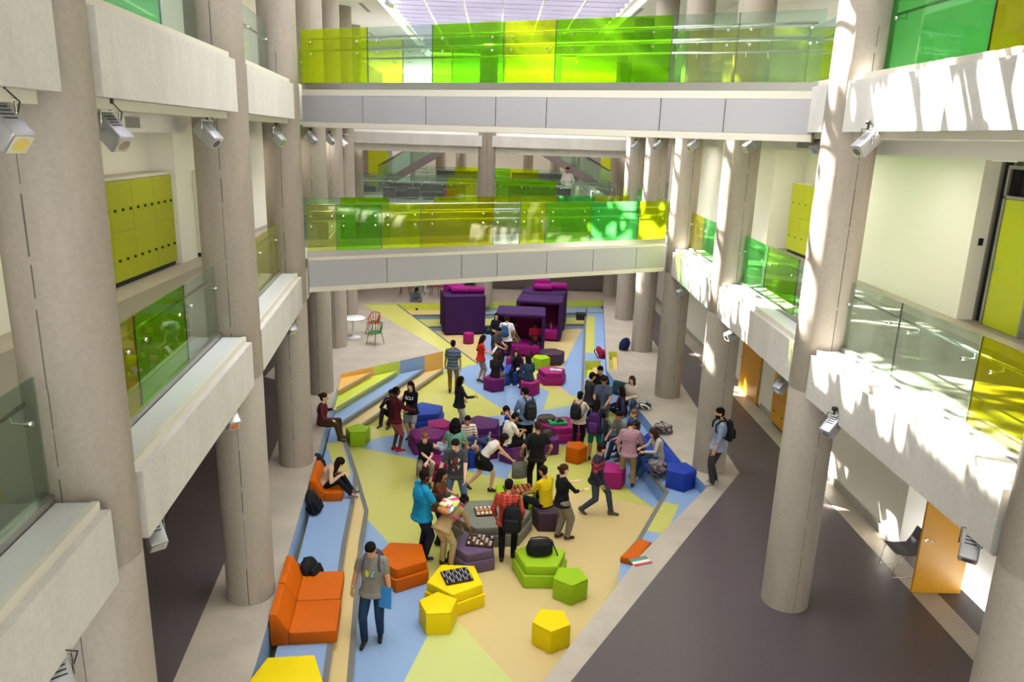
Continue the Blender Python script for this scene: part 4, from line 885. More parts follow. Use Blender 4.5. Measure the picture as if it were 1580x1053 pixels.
# ------------------------------------------------------------------ chairs and tables
mat('chair_red', '#a5341f', .4); mat('chair_green', '#2f7330', .4); mat('white_top', '#e9eaec', .3); mat('chair_grey', '#4e4c50', .5)
def slat_chair(loc, rz, m, label):
    root = empty('slatted_chair', loc, rz, label, 'chair')
    # seat shell: fan of ribs from the seat up into a rounded back
    mb = MB(); mb.lathe([(.01, .43), (.2, .43), (.235, .445), (.235, .46), (.2, .455), (.01, .45)], n=28); mb.build('seat', m, root)
    rim = MB(); pts = []
    for i in range(21):
        a = rad(-115+230*i/20); h = .80 if abs(i-10) < 6 else .80-.3*((abs(i-10)-5)/5)**1.2; pts.append((.29*math.sin(a), .25*math.cos(a)*.95, h))
    rim.tube(pts, .016, 8); rim.build('back_rim', m, root)
    for i in range(1, 20, 2):
        p = Vector(pts[i]); q = Vector((p.x*.75, p.y*.75, .445)); mb = MB(); d = (p-q); mb.tube([q, q+d*.5+Vector((p.x, p.y, 0)).normalized()*.02, p], .013, 6); mb.build('rib', m, root)
    for x in (-1, 1):
        for y in (-1, 1):
            mb = MB(); mb.tube([(x*.16, y*.16, .44), (x*.22, y*.22, 0)], [.016, .011], 8); mb.build('leg', m, root)
    return root
g = G(577, 517, 0); slat_chair((g.x-.02, g.y+.1, 0), rad(-50), MATS['chair_red'], 'red slatted chair behind the green one'); g = G(580, 530, 0); slat_chair((g.x, g.y-.15, 0), rad(-35), MATS['chair_green'], 'green slatted chair on the stone floor near the columns')
g = G(543, 523, 0); t = empty('round_table', (g.x, g.y+.25, 0), 0, 'round white table half hidden by the fourth locker-side column', 'table')
mb = MB(); mb.lathe([(.01, .7), (.44, .7), (.45, .715), (.44, .73), (.01, .73)], n=40); mb.build('tabletop', MATS['white_top'], t)
mb = MB(); mb.lathe([(.01, 0), (.27, 0), (.25, .02), (.05, .05), (.035, .1), (.035, .69), (.01, .7)], n=24); mb.build('pedestal', MATS['white_top'], t)
for i, (x, m, lab) in enumerate(((625, 'chair_red', 'red chair under the lower footbridge, farthest left'), (645, 'chair_green', 'green chair under the lower footbridge beside the red one'), (672, 'chair_red', 'red chair under the lower footbridge next to the closed booth'))):
    g = G(x, 455, 0); slat_chair((g.x, g.y, 0), rad(40*i), MATS[m], lab)
g = G(655, 452, 0); t = empty('round_table', (g.x, g.y+.4, 0), 0, 'white table under the lower footbridge among the coloured chairs', 'table')
mb = MB(); mb.lathe([(.01, .7), (.4, .7), (.4, .73), (.01, .73)], n=32); mb.build('tabletop', MATS['white_top'], t); mb = MB(); mb.lathe([(.01, 0), (.25, 0), (.04, .05), (.035, .7)], n=20); mb.build('pedestal', MATS['white_top'], t)
t = empty('wire_chair', (7.36, 11.95, 0), rad(90), 'grey shell chair on thin wire legs behind the open yellow door', 'chair')
mb = MB(); mb.loft([(Vector((0, .22, .47)), Vector((.23, 0, 0)), Vector((0, .01, .015))), (Vector((0, 0, .44)), Vector((.25, 0, 0)), Vector((0, 0, .014))), (Vector((0, -.2, .46)), Vector((.24, 0, 0)), Vector((0, .01, .014))), (Vector((0, -.27, .60)), Vector((.23, 0, 0)), Vector((0, .014, .003))), (Vector((0, -.31, .82)), Vector((.17, 0, 0)), Vector((0, .012, 0)))], 20); mb.build('shell', MATS['chair_grey'], t)
for s in (-1, 1):
    mb = MB(); mb.tube([(s*.2, .18, .44), (s*.24, .22, .01), (s*.24, -.24, .01), (s*.2, -.16, .44)], .008, 6); mb.build('leg', MATS['chrome'], t)
# dark sofas far away behind glass
for i, (x0, x1, y, z, m, lab) in enumerate(((-4.9, -1.4, FY+2.2, Z1, 'dark', 'long dark sofa behind the far clear balustrade'), (.6, 3.4, FY+2.2, Z1, 'dark', 'dark sofa behind the far green balustrade'), (-3.8, -.8, VY+8.5, Z1, 'black', 'black bench beyond the double stair, locker side'), (1.0, 4.6, VY+8.5, Z1, 'black', 'black bench beyond the double stair, sunlit side'))):
    t = empty('sofa', ((x0+x1)/2, y, z), 0, lab, 'sofa'); w_ = (x1-x0)/2
    mb = MB(); mb.rbox((0, 0, .22), (2*w_, .8, .42), .05); mb.build('seat', MATS[m], t); mb = MB(); mb.rbox((0, .3, .55), (2*w_, .2, .4), .05); mb.build('backrest', MATS[m], t)
for i, (x, m, lab) in enumerate(((-4.75, 'aubergine', 'dark brown stool beside the far sofa, leftmost'), (-3.7, 'aubergine', 'dark stool before the far sofa'), (-2.1, 'wine', 'wine red stool before the far sofa'))):
    mb = MB(); mb.rbox((0, 0, .3), (.55, .5, .6), .04); o = mb.build('pouf_stool', MATS['pouf_'+m]); o.location = (x, FY+1.5, Z1); tag(o, lab, 'stool')

# ------------------------------------------------------------------ corridor ceiling lamps, and fill lamps added at ground floor and far end
def lamp_emit():
    m = bpy.data.materials.new('lamp_diffuser'); m.use_nodes = True; b = m.node_tree.nodes['Principled BSDF']; b.inputs['Emission Color'].default_value = (1, .96, .86, 1); b.inputs['Emission Strength'].default_value = 3; MATS['lamp_diffuser'] = m
lamp_emit()
LAMPS = []
for z, xs, ys, pw, lab in ((7.2, 6.9, (3.5, 7.0, 10.5, 14.0, 17.5, 21.0, 25.0, 29.0), 27, 'round ceiling lamp above the first-floor corridor on the sunlit side'), (7.2, -5.6, (3.5, 8.6, 12.0, 15.6, 20.0, 25.0, 29.0), 17, 'round ceiling lamp above the first-floor corridor on the locker side'),
                           (3.36, 7.0, (5.5, 15.5, 21.0, 28.0), 6, 'round ceiling lamp above the ground-floor aisle on the sunlit side'), (3.36, -6.4, (7.0, 14.0, 22.0, 30.0), 2, 'round ceiling lamp above the ground-floor aisle on the locker side')):  # ground-floor rows are unseen fill, added to brighten the aisles
    for y in ys: LAMPS.append((xs, y, z, pw, lab))
for x in (-6, -3, 0, 3, 6):
    for y in (35.6, 50.0, 54.5, 59): LAMPS.append((x, y, 7.27, 38, 'round ceiling lamp beyond the far columns'))  # fill lamps added to lift the dark far room
for x in (-3, 0, 3): LAMPS.append((x, 36, 3.7, 20, 'round ceiling lamp under the far landing'))  # extra fill lamps added below the landing
dl_ = {}
me0 = None
for x, y, z, pw, lab in LAMPS:
    if me0 is None:
        mb = MB(); mb.lathe([(.11, .02), (.12, .0), (.15, -.005), (.155, .02)], n=24); me0 = mb.mesh('trim_ring', MATS['white_ceiling']); mb = MB(); mb.lathe([(.005, -.004), (.11, -.004), (.11, .018)], n=24); me1 = mb.mesh('diffuser', MATS['lamp_diffuser'])
    t = empty('ceiling_light', (x, y, z-.02), 0, lab, 'lamp', lab.replace('round ceiling lamp', 'round ceiling lamps'))
    for nm, me in (('trim_ring', me0), ('diffuser', me1)): o = bpy.data.objects.new(nm, me); COL.objects.link(o); o.parent = t
    L_ = dl_.get(pw)
    if not L_: L_ = bpy.data.lights.new('lamp', 'AREA'); L_.shape = 'DISK'; L_.size = .5; L_.energy = pw; L_.color = (1, .92, .82); dl_[pw] = L_
    lo_ = bpy.data.objects.new('lamp', L_); COL.objects.link(lo_); lo_.parent = t; lo_.location = (0, 0, -.03)
# ------------------------------------------------------------------ people
JOBS = []   # (object, voxel, smoothing, paint)
def blob(mb, name, mats, parent, voxel, paint=None, smooth=2):
    me = mb.mesh(name, mats); o = bpy.data.objects.new(name, me); COL.objects.link(o)
    if parent: o.parent = parent
    r = o.modifiers.new('r', 'REMESH'); r.mode = 'VOXEL'; r.voxel_size = voxel; r.use_smooth_shade = True
    if smooth: s = o.modifiers.new('s', 'SMOOTH'); s.factor = .5; s.iterations = smooth
    JOBS.append((o, paint)); return o
def finish():
    dg = bpy.context.evaluated_depsgraph_get(); dg.update()
    done = []
    for o, paint in JOBS: done.append(bpy.data.meshes.new_from_object(o.evaluated_get(dg)))
    for (o, paint), me in zip(JOBS, done):
        old = o.data; nm = old.name; mats = list(old.materials); o.modifiers.clear(); o.data = me
        bpy.data.meshes.remove(old); me.name = nm; me.materials.clear()
        for m_ in mats: me.materials.append(m_)
        n = len(me.polygons); idx = [0]*n
        if paint:
            for i, p in enumerate(me.polygons): idx[i] = paint(p.center)
        me.polygons.foreach_set('material_index', idx); me.polygons.foreach_set('use_smooth', [True]*n)
    JOBS.clear()
SKIN = dict(light='#d9a98c', fair='#e2b79c', tan='#b98562', olive='#c4926f', brown='#6e4630', dark='#4a2d20')
HAIRC = dict(black='#15110f', dark='#241811', brown='#3d271a', light='#7a5735', auburn='#4a2a1c')
for k, c in SKIN.items(): mat('skin_'+k, c, .55, .35)
for k, c in HAIRC.items(): mat('hair_'+k, c, .85, .12)
mat('eye', '#1a1310', .3); mat('eye_white', '#e6e0d8', .3); mat('lip', '#9a5a4c', .5)
def cloth(c, rough=.85):
    if c in MATS: return MATS[c]
    return mat('cloth_'+c.lstrip('#'), c, rough, .2, noise=.12, nscale=25, bump=.25)
V3 = Vector
def IK(a, b, l1, l2, pole):
    d = b-a; L = d.length; L2 = min(max(L, abs(l1-l2)+.02), (l1+l2)*.999); d = d.normalized(); b2 = a+d*L2
    x = (l1*l1-l2*l2+L2*L2)/(2*L2); h = math.sqrt(max(0, l1*l1-x*x)); p = pole-d*pole.dot(d)
    p = p.normalized() if p.length > 1e-4 else V3((0, 1, 0)); return a+d*x+p*h, b2
def RX(a): return Matrix.Rotation(rad(a), 3, 'X')
def RY(a): return Matrix.Rotation(rad(a), 3, 'Y')
def RZ(a): return Matrix.Rotation(rad(a), 3, 'Z')
STAND = dict(pel=(0, 0, .93), lean=2, feet=((-.11, .02), (.11, .0)), hands=None)
PEOPLE = {}
def person(key, loc, head_to, label, h=1.74, w=1.0, female=False, skin='light', hair=('short', 'black'), pose=None, top=('tee', '#444444'), legs=('trousers', '#222222'), shoes='#222222', beard=False, sole=None, rz=None):
    """loc: ground point; head_to: compass direction faced (0 away from the viewer, 90 to the right)"""
    P = dict(STAND); P.update(pose or {}); k = h/1.75
    body = None
    S = lambda v: V3(v)*k
    pel = S(P['pel']); lean = P.get('lean', 2); tw = P.get('twist', 0); side = P.get('side', 0); pl = P.get('plean', lean*.45); ptw = P.get('ptwist', 0)
    Mp = RZ(ptw) @ RX(-pl); Mc = RZ(tw+ptw) @ RY(side) @ RX(-lean); Mm = RZ((tw+2*ptw)/2) @ RY(side/2) @ RX(-(pl+lean)/2)
    if P.get('lying'): Mp = Mc = Mm = P['lying']
    P0 = pel; P1 = P0+Mp@S((0, 0, .15)); Pc = P1+Mm@S((0, 0, .17)); P3 = Pc+Mc@S((0, 0, .19)); P4 = P3+Mc@S((0, .012, .075))
    hp, hy = P.get('head', (0, 0)); Mh = Mc @ RX(lean*P.get('hcomp', .75)) @ RZ(-hy) @ RX(-hp)
    hc = P4+Mh@S((0, .02, .115))
    sw = (.155 if female else .178)*(.5+.5*w)
    sh = [P3+Mc@S((s*sw, 0, -.035)) for s in (-1, 1)]; hip = [P0+Mp@S((s*.092*w, 0, -.03)) for s in (-1, 1)]
    UA, FA, TH, SHN = .285*k, .25*k, .425*k, .425*k
    # arms
    arms = []
    for i, s in enumerate((-1, 1)):
        t = P['hands'][i] if P.get('hands') else None
        if t is None: tgt = sh[i]+V3((s*.07, .03, -.515))*k; pole = V3((s*.3, -1, 0))
        elif t == 'hip': tgt = hip[i]+V3((s*.14, .02, .06))*k; pole = V3((s*1, -.5, 0))
        else: tgt = S(t[:3]); pole = V3(t[3]) if len(t) > 3 else V3((s*.6, -.6, -.5))
        el, wr = IK(sh[i], tgt, UA, FA, pole); arms.append((sh[i], el, wr))
    lg = []
    for i, s in enumerate((-1, 1)):
        f = P['feet'][i]; fx, fy = f[0], f[1]; fz = f[2] if len(f) > 2 else 0
        ank = S((fx, fy, .085+fz)); pole = V3(P.get('knees', ((s*.12, 1, .1),)*2)[i]) if P.get('knees') else V3((s*.15, 1, .15))
        kn, an = IK(hip[i], ank, TH, SHN, pole); lg.append((hip[i], kn, an))
    fdir = P.get('fdir', (8, 8)); fpit = P.get('fpitch', (0, 0))
    # ---- body: one continuous surface
    mb = MB()
    def ring(c, M, hw, hd, off=0): return (c, M@S((hw, 0, 0)), M@S((0, hd, 0)))
    ww = w
    tors = [(P0+Mp@S((0, 0, -.10)), Mp, .11*ww, .09*ww), (P0+Mp@S((0, 0, -.02)), Mp, (.17 if female else .163)*ww, .118*ww), (P0+Mp@S((0, 0, .07)), Mp, .150*ww, .110*ww), (P1, Mm, (.122 if female else .140)*ww, .098*ww),
            (P1+Mm@S((0, .005, .09)), Mm, (.133 if female else .152)*ww, .105*ww), (Pc, Mc, (.148 if female else .168)*ww, (.122 if female else .118)*ww), (Pc+Mc@S((0, -.005, .10)), Mc, (.15 if female else .172)*ww, .100*ww),
            (Pc+Mc@S((0, -.008, .165)), Mc, .125*ww, .078*ww), (P3+Mc@S((0, -.004, .012)), Mc, .07, .058), (P4+Mc@S((0, -.004, .0)), Mc, .054, .055)]
    def torso(m, i0, i1, inf, extra=()): m.loft([(c, M@S((hw+inf, 0, 0)), M@S((0, hd+inf, 0))) for c, M, hw, hd in list(extra)+tors[i0:i1]], 20)
    torso(mb, 0, 10, 0)
    mb.capsule(P3+Mc@S((0, 0, .0)), .056*k, hc+Mh@S((0, -.015, -.06)), .053*k)
    # head
    mb.ell(hc+Mh@S((0, -.008, .018)), S((.076, .096, .098)), Mh); mb.ell(hc+Mh@S((0, .022, -.045)), S((.060, .068, .072)), Mh); mb.ell(hc+Mh@S((0, .045, -.088)), S((.032, .034, .026)), Mh)
    mb.capsule(hc+Mh@S((0, .088, .012)), .010*k, hc+Mh@S((0, .108, -.028)), .0145*k, 8)
    mb.capsule(hc+Mh@S((-.03, .080, .022)), .012*k, hc+Mh@S((.03, .080, .022)), .012*k, 8); mb.capsule(hc+Mh@S((-.016, .084, -.062)), .010*k, hc+Mh@S((.016, .084, -.062)), .010*k, 8)
    for s in (-1, 1): mb.ell(hc+Mh@S((s*.078, -.005, -.012)), S((.012, .02, .034)), Mh)
    aw = .85 if female else 1.0; aw *= (.6+.4*w)
    hands = []
    for i, s in enumerate((-1, 1)):
        a, e, wr = arms[i]
        mb.capsule(P3+Mc@S((s*.06, -.004, -.035)), .055*k*aw, a, .054*k*aw); mb.capsule(a, .052*k*aw, e, .041*k*aw); mb.capsule(e, .042*k*aw, wr, .029*k*aw)
        fd = (wr-e).normalized(); up = Mc@V3((0, 1, 0)); 
        pn = V3(P['palm'][i]) if P.get('palm') else V3((-s, .25, 0)); pn = (pn-fd*pn.dot(fd)); pn = pn.normalized() if pn.length > .05 else fd.orthogonal()
        lat = fd.cross(pn).normalized()
        if lat.dot(V3((0, 1, .3))) < 0: lat = -lat     # thumb side
        curl = P.get('curl', (28, 28))[i]; ps = wr+fd*.085*k
        for q in (-.5, .5): mb.capsule(wr+lat*(q*.03*k)+fd*.012*k, .017*k, ps+lat*(q*.052*k), .0155*k, 8)
        mb.capsule(wr+fd*.02*k, .018*k, ps, .016*k, 8)
        for q, L_ in ((-1.5, .058), (-.5, .074), (.5, .080), (1.5, .070)):
            b0 = ps+lat*(q*.0215*k); d1 = (fd*math.cos(rad(curl))+pn*math.sin(rad(curl))+lat*q*.05).normalized(); d2 = (fd*math.cos(rad(curl*2.1))+pn*math.sin(rad(curl*2.1))+lat*q*.03).normalized()
            b1 = b0+d1*L_*.52*k; b2 = b1+d2*L_*.48*k; mb.capsule(b0, .0105*k, b1, .0098*k, 7); mb.capsule(b1, .0098*k, b2, .0085*k, 7)
        t0 = wr+fd*.025*k+lat*.022*k; t1 = t0+(fd*.6+lat*.75+pn*.25).normalized()*.045*k; t2 = t1+(fd*.85+lat*.25+pn*.35).normalized()*.032*k
        mb.capsule(t0, .015*k, t1, .0122*k, 7); mb.capsule(t1, .0122*k, t2, .0098*k, 7)
        hands.append((wr, fd, pn, lat, ps))
    lw = (.7+.3*w)*(1.03 if female else 1.0)
    ftip = []
    for i, s in enumerate((-1, 1)):
        a, kn, an = lg[i]
        mb.capsule(P0+Mp@S((s*.07, 0, -.03)), .09*k*lw, a, .092*k*lw); mb.capsule(a, .088*k*lw, kn, .056*k*lw); mid = kn.lerp(an, .33)
        mb.capsule(kn, .055*k*lw, mid+(an-kn).normalized().cross(V3((1, 0, 0)))*.0, .056*k*lw); mb.capsule(mid, .055*k*lw, an, .038*k)
        d = RZ(-s*fdir[i]+ptw*0) @ RX(fpit[i]) @ V3((0, 1, 0))
        if P.get('footvec'): d = V3(P['footvec'][i]).normalized()
        up = V3((0, 0, 1)); up = (up-d*up.dot(d)).normalized() if abs(d.z) < .95 else V3((0, -1, 0))
        heel = an-d*.035*k-up*.045*k; toe = an+d*.145*k-up*.058*k
        mb.capsule(an, .036*k, heel, .034*k); mb.capsule(heel, .033*k, toe, .026*k); ftip.append((an, heel, toe, d, up))
    Mhi = Mh.inverted()
    def paint(c):
        q = Mhi@(V3(c)-hc)/k
        if q.length > .16 or q.y < .05: return 0
        ax = abs(q.x)
        if abs(ax-.031) < .013 and abs(q.z-.004) < .0075: return 1 if abs(ax-.031) < .007 else 2
        if abs(ax-.031) < .019 and abs(q.z-.024) < .0055: return 3
        if ax < .024 and abs(q.z+.062) < .0085: return 4
        if beard and q.z < -.03: return 3
        return 0
    def paint2(c):
        if beard:
            q = Mhi@(V3(c)-hc)/k
            if q.length < .17 and q.z < -.035 and q.y > -.005 and not (abs(q.x) < .024 and abs(q.z+.062) < .0085 and q.y > .05) and q.z > -.125: return 3
        return paint(c)
    hm = MATS['hair_'+hair[1]] if 'hair_'+hair[1] in MATS else cloth(hair[1])
    body = blob(mb, 'person', [MATS['skin_'+skin], MATS['eye'], MATS['eye_white'], hm, MATS['lip']], None, .0088*k, paint2)
    body.location = loc; body.rotation_euler = (0, 0, rz if rz is not None else -rad(head_to)); tag(body, label, 'person', None)
    # ---- clothes
    kind, col = top[0], top[1]; m = col if isinstance(col, bpy.types.Material) else cloth(col)
    t = MB(); inf = .018 if kind in ('hoodie', 'jacket', 'sweater') else .013; hem = .05 if kind != 'crop' else .0
    ht = [(P0+Mp@S((0, .0, -.105)), Mp, (.20 if ww < 1.15 else .178)*ww, (.156 if ww < 1.15 else .14)*ww), (P0+Mp@S((0, .0, -.06)), Mp, (.195 if ww < 1.15 else .178)*ww, (.15 if ww < 1.15 else .138)*ww)]
    if P['pel'][2] < .78 and kind not in ('crop', 'tuck', 'dress'): torso(t, 1, 9, inf+.006, [(P0+Mp@S((0, 0, -.05)), Mp, .172*ww, .125*ww)])
    elif kind in ('crop', 'tuck', 'tank'): torso(t, 3, 9, inf, [(P0+Mp@S((0, 0, .07)), Mp, .152*ww, .112*ww)])
    elif kind == 'dress': torso(t, 1, 9, inf, [(P0+Mp@S((0, .0, -.3)), Mp, .24, .2)])
    else: torso(t, 1, 9, inf+.014 if ww < 1.15 else inf+.004, ht)
    nk = kind in ('hoodie',)
    if nk: t.capsule(P3+Mc@S((-.05, -.06, .03)), .05*k, P3+Mc@S((.05, -.06, .03)), .05*k)
    slv = {'tee': .62, 'polo': .62, 'dress': .3, 'crop': .62, 'tuck': .5, 'tank': -1, 'sweater': 2, 'hoodie': 2, 'shirt': 2, 'jacket': 2, 'rolled': 1.35, 'plaid': 2}.get(kind, .62)
    for i, s in enumerate((-1, 1)):
        a, e, wr = arms[i]; r0 = (.066+.004*(kind in ('hoodie', 'sweater', 'jacket')))*k*aw
        if slv < 0: continue
        t.capsule(P3+Mc@S((s*.03, -.006, .0)), .062*k*(.6+.4*w), a+Mc@S((-s*.01, 0, .0)), .062*k*aw)
        t.capsule(P3+Mc@S((s*.08, -.004, -.04)), .062*k*aw, a, r0)
        if slv <= 1: t.capsule(a, r0, a.lerp(e, slv), .061*k*aw)
        else:
            t.capsule(a, r0, e, .053*k*aw); t.capsule(e, .053*k*aw, e.lerp(wr, min(1, slv-1)*.93), .041*k if slv == 2 else .05*k*aw)
    blob(t, 'jumper' if kind in ('sweater', 'hoodie') else ('jacket' if kind == 'jacket' else ('dress' if kind == 'dress' else 'shirt')), m, body, .011*k)
    if legs:
        lk, lc = legs[0], legs[1]; m = lc if isinstance(lc, bpy.types.Material) else cloth(lc); t = MB()
        if lk in ('skirt',):
            a0, a1 = lg[0][1], lg[1][1]; c = (lg[0][0].lerp(lg[0][1], .55)+lg[1][0].lerp(lg[1][1], .55))/2; ext = (lg[0][0].lerp(lg[0][1], .55)-lg[1][0].lerp(lg[1][1], .55)); 
            torso(t, 1, 4, .010)
            for i in (0, 1): t.capsule(hip[i], .112*k, lg[i][0].lerp(lg[i][1], .55), .115*k)
            t.capsule(hip[0].lerp(hip[1], .5), .11*k, c, .12*k)
        else:
            torso(t, 0, 3, .007)
            fl = {'shorts': .72, 'trousers': 2, 'capri': 1.5, 'baggy': 2, 'leggings': 2, 'kneeshorts': 1.02, 'rolled': 1.55}[lk]; g_ = {'leggings': .004, 'baggy': .03, 'shorts': .012}.get(lk, .008)
            for i, s in enumerate((-1, 1)):
                a, kn, an = lg[i]
                t.capsule(P0+Mp@S((s*.07, 0, -.03)), (.094+g_*.5)*k*lw, a, (.096+g_*.5)*k*lw)
                if fl <= 1: t.capsule(a, (.092+g_)*k*lw, a.lerp(kn, fl), (.078+g_)*k*lw)
                else:
                    t.capsule(a, (.092+g_)*k*lw, kn, (.064+g_)*k*lw); e = kn.lerp(an, min(1, fl-1)*.96); r1 = (.050+g_ if lk != 'baggy' else .062)
                    t.capsule(kn, (.064+g_)*k*lw, e, r1*k)
        blob(t, 'skirt' if lk == 'skirt' else ('shorts' if 'shorts' in lk else 'trousers'), m, body, .011*k)
    if shoes:
        m = shoes if isinstance(shoes, bpy.types.Material) else cloth(shoes, .6)
        for an, heel, toe, d, up in ftip:
            t = MB(); t.capsule(heel+up*.006, .041*k, toe+up*.002, .034*k); t.capsule(heel+up*.03*k, .044*k, an+d*.03*k-up*.01*k, .042*k); mo = t
            so = blob(t, 'shoe', m, body, .010*k)
            if sole:
                q = MB(); q.capsule(heel-up*.026*k, .012*k, toe-up*.024*k, .010*k)
                for ss in (-1, 1): q.capsule(heel-up*.028*k+d.cross(up)*ss*.026*k, .012*k, toe-up*.024*k+d.cross(up)*ss*.02*k, .011*k)
                blob(q, 'sole', cloth('#d8d5ce' if sole is True else sole), so, .009*k, smooth=1)
    # ---- hair
    st = hair[0]
    if st != 'none':
        t = MB(); D = V3((0, 0, -1)) if not P.get('lying') else Mc@V3((0, 0, -1)); D = (D+Mh@V3((0, -.25, -.5))).normalized()
        def cap(s=1.0, o=(0, -.014, .05)): t.ell(hc+Mh@S(o), S((.086*s, .098*s, .082*s)), Mh, 18)
        if st == 'short': cap(); t.ell(hc+Mh@S((0, -.036, -.005)), S((.078, .072, .08)), Mh)
        elif st == 'crop': cap(.985); t.ell(hc+Mh@S((0, -.036, .0)), S((.075, .068, .08)), Mh)
        elif st == 'afro': cap(1.12, (0, -.02, .055)); t.ell(hc+Mh@S((0, -.04, .0)), S((.09, .08, .09)), Mh)
        else:
            cap(1.03); t.ell(hc+Mh@S((0, -.045, -.02)), S((.084, .07, .09)), Mh)
            L_ = {'long': .36, 'vlong': .46, 'bob': .16, 'curly': .26}.get(st, 0)
            if L_:
                fat = 1.45 if st == 'curly' else 1.0
                for x, y_, r0, r1, f in ((-.066, -.02, .036, .026, .9), (.066, -.02, .036, .026, .9), (-.04, -.065, .05, .038, 1), (.04, -.065, .05, .038, 1), (0, -.08, .055, .04, 1.05), (-.068, .015, .026, .018, .75), (.068, .015, .026, .018, .75)):
                    a = hc+Mh@S((x*(1.12 if fat > 1 else 1), y_, .02)); b = a+D*(L_*f*k)+Mh@S((x*.25, -.012, 0)); t.capsule(a, r0*k*fat, b, r1*k*fat)
            if st == 'curly':
                for q in ((0, -.03, .06, .115), (0, -.07, -.02, .12), (-.075, -.04, -.03, .085), (.075, -.04, -.03, .085), (-.08, -.06, -.13, .08), (.08, -.06, -.13, .08), (0, -.1, -.13, .1)): t.ell(hc+Mh@S(q[:3]), S((q[3],)*3), Mh)
            if st == 'bun': t.ell(hc+Mh@S((0, -.12, .045)), S((.045, .042, .045)), Mh); t.ell(hc+Mh@S((.02, -.13, .07)), S((.025, .025, .03)), Mh)
            if st == 'pony':
                a = hc+Mh@S((0, -.115, .03)); t.capsule(a, .03*k, a+Mh@S((0, -.04, -.03)), .034*k); t.capsule(a+Mh@S((0, -.04, -.03)), .036*k, a+Mh@S((0, -.045, -.2)), .018*k)
            if st == 'tied': t.capsule(hc+Mh@S((0, -.08, -.02)), .045*k, hc+Mh@S((0, -.09, -.1)), .03*k)
        blob(t, 'hair', hm, body, .0105*k, smooth=1 if st in ('curly', 'afro') else 2)
    Wm = Matrix.Translation(V3(loc)) @ Euler((0, 0, body.rotation_euler.z)).to_matrix().to_4x4()
    out = dict(o=body, M=Wm, Mc=Mc, Mh=Mh, hc=hc, P0=P0, P1=P1, Pc=Pc, P3=P3, k=k, w=w, hands=hands, arms=arms, legs=lg, sh=sh)
    PEOPLE[key] = out; return out
def hat(p, col, brim=True):
    mb = MB(); hc, Mh, k = p['hc'], p['Mh'], p['k']
    mb.ell(hc+Mh@(V3((0, -.012, .045))*k), V3((.09, .104, .085))*k, Mh, 18)
    if brim: mb.capsule(hc+Mh@(V3((-.045, .08, .055))*k), .012*k, hc+Mh@(V3((-.035, .15, .04))*k), .008*k); mb.capsule(hc+Mh@(V3((.045, .08, .055))*k), .012*k, hc+Mh@(V3((.035, .15, .04))*k), .008*k); mb.capsule(hc+Mh@(V3((0, .08, .058))*k), .02*k, hc+Mh@(V3((0, .16, .04))*k), .010*k)
    blob(mb, 'cap', cloth(col), p['o'], .009)
def frame_at(p, off, flip=False):
    """a place on someone's back (or chest) as a world matrix"""
    k = p['k']; c = p['Pc']+p['Mc']@(V3(off)*k); M = p['Mc'].to_4x4(); M.translation = c; return p['M']@M
def backpack(M, label, m, pocket=None, strap=None, sz=(.30, .15, .44), group=None, worn=True, tilt=0, extra=None, droop=False):
    """local: +Y towards the wearer's back, Z up, origin at the middle of the pack"""
    root = empty('backpack', label=label, cat='backpack', group=group); root.matrix_world = M @ Matrix.Rotation(rad(tilt), 4, 'X')
    sx, sy, sz_ = sz; m = m if isinstance(m, bpy.types.Material) else cloth(m, .7); pk = m if pocket is None else (pocket if isinstance(pocket, bpy.types.Material) else cloth(pocket, .7)); sm = m if strap is None else cloth(strap, .7)
    mb = MB(); mb.loft([(V3((0, 0, z)), V3((sx/2*a, 0, 0)), V3((0, sy/2*b, 0))) for z, a, b in ((-sz_/2, .62, .6), (-sz_/2+.03, .92, .95), (-sz_*.15, 1.02, 1.1), (sz_*.15, .98, 1.0), (sz_*.33, .86, .85), (sz_*.44, .66, .65), (sz_*.5, .36, .35))], 16)
    mb.build('body', m, root)
    mb = MB(); mb.rbox((0, -sy*.55, -sz_*.14), (sx*.72, sy*.36, sz_*.46), .035, seg=3); mb.build('front_pocket', pk, root)
    if extra: mb = MB(); mb.rbox((0, -sy*.53, sz_*.22), (sx*.6, sy*.3, sz_*.2), .03, seg=3); mb.build('top_pocket', cloth(extra, .7), root)
    mb = MB(); mb.tube([(-.03, .02, sz_*.46), (-.025, .02, sz_*.54), (.025, .02, sz_*.54), (.03, .02, sz_*.46)], .009, 6); mb.build('grab_handle', sm, root)
    for s in (-1, 1):
        mb = MB()
        if worn and not (droop and s < 0):
            y = sy/2; pts = [(s*.085, y-.03, sz_*.42), (s*.10, y+.05, sz_*.56), (s*.115, y+.15, sz_*.55), (s*.125, y+.245, sz_*.36), (s*.135, y+.25, sz_*.1), (s*.165, y+.15, -sz_*.12), (s*.14, y-.03, -sz_*.38)]
        else: pts = [(s*.08, sy/2-.01, sz_*.42), (s*.1, sy/2+.05, sz_*.3), (s*.11, sy/2+.045, -sz_*.05), (s*.12, sy/2-.02, -sz_*.38)]
        P_ = [V3(p_) for p_ in pts]; sm_ = []
        for a, b in zip(P_, P_[1:]): sm_ += [a, a.lerp(b, .5)]
        sm_.append(P_[-1]); mb.tube(sm_, .02, 8); mb.build('strap', sm, root)
    return root
def gp(x, y, z=FZ): return G(x, y, z)
def st(x, y, z=FZ): p = G(x, y, z); return (p.x, p.y, z)
def seat(x, y, h=.43, z=FZ): p = G(x, y, z+h); return (p.x, p.y, z)
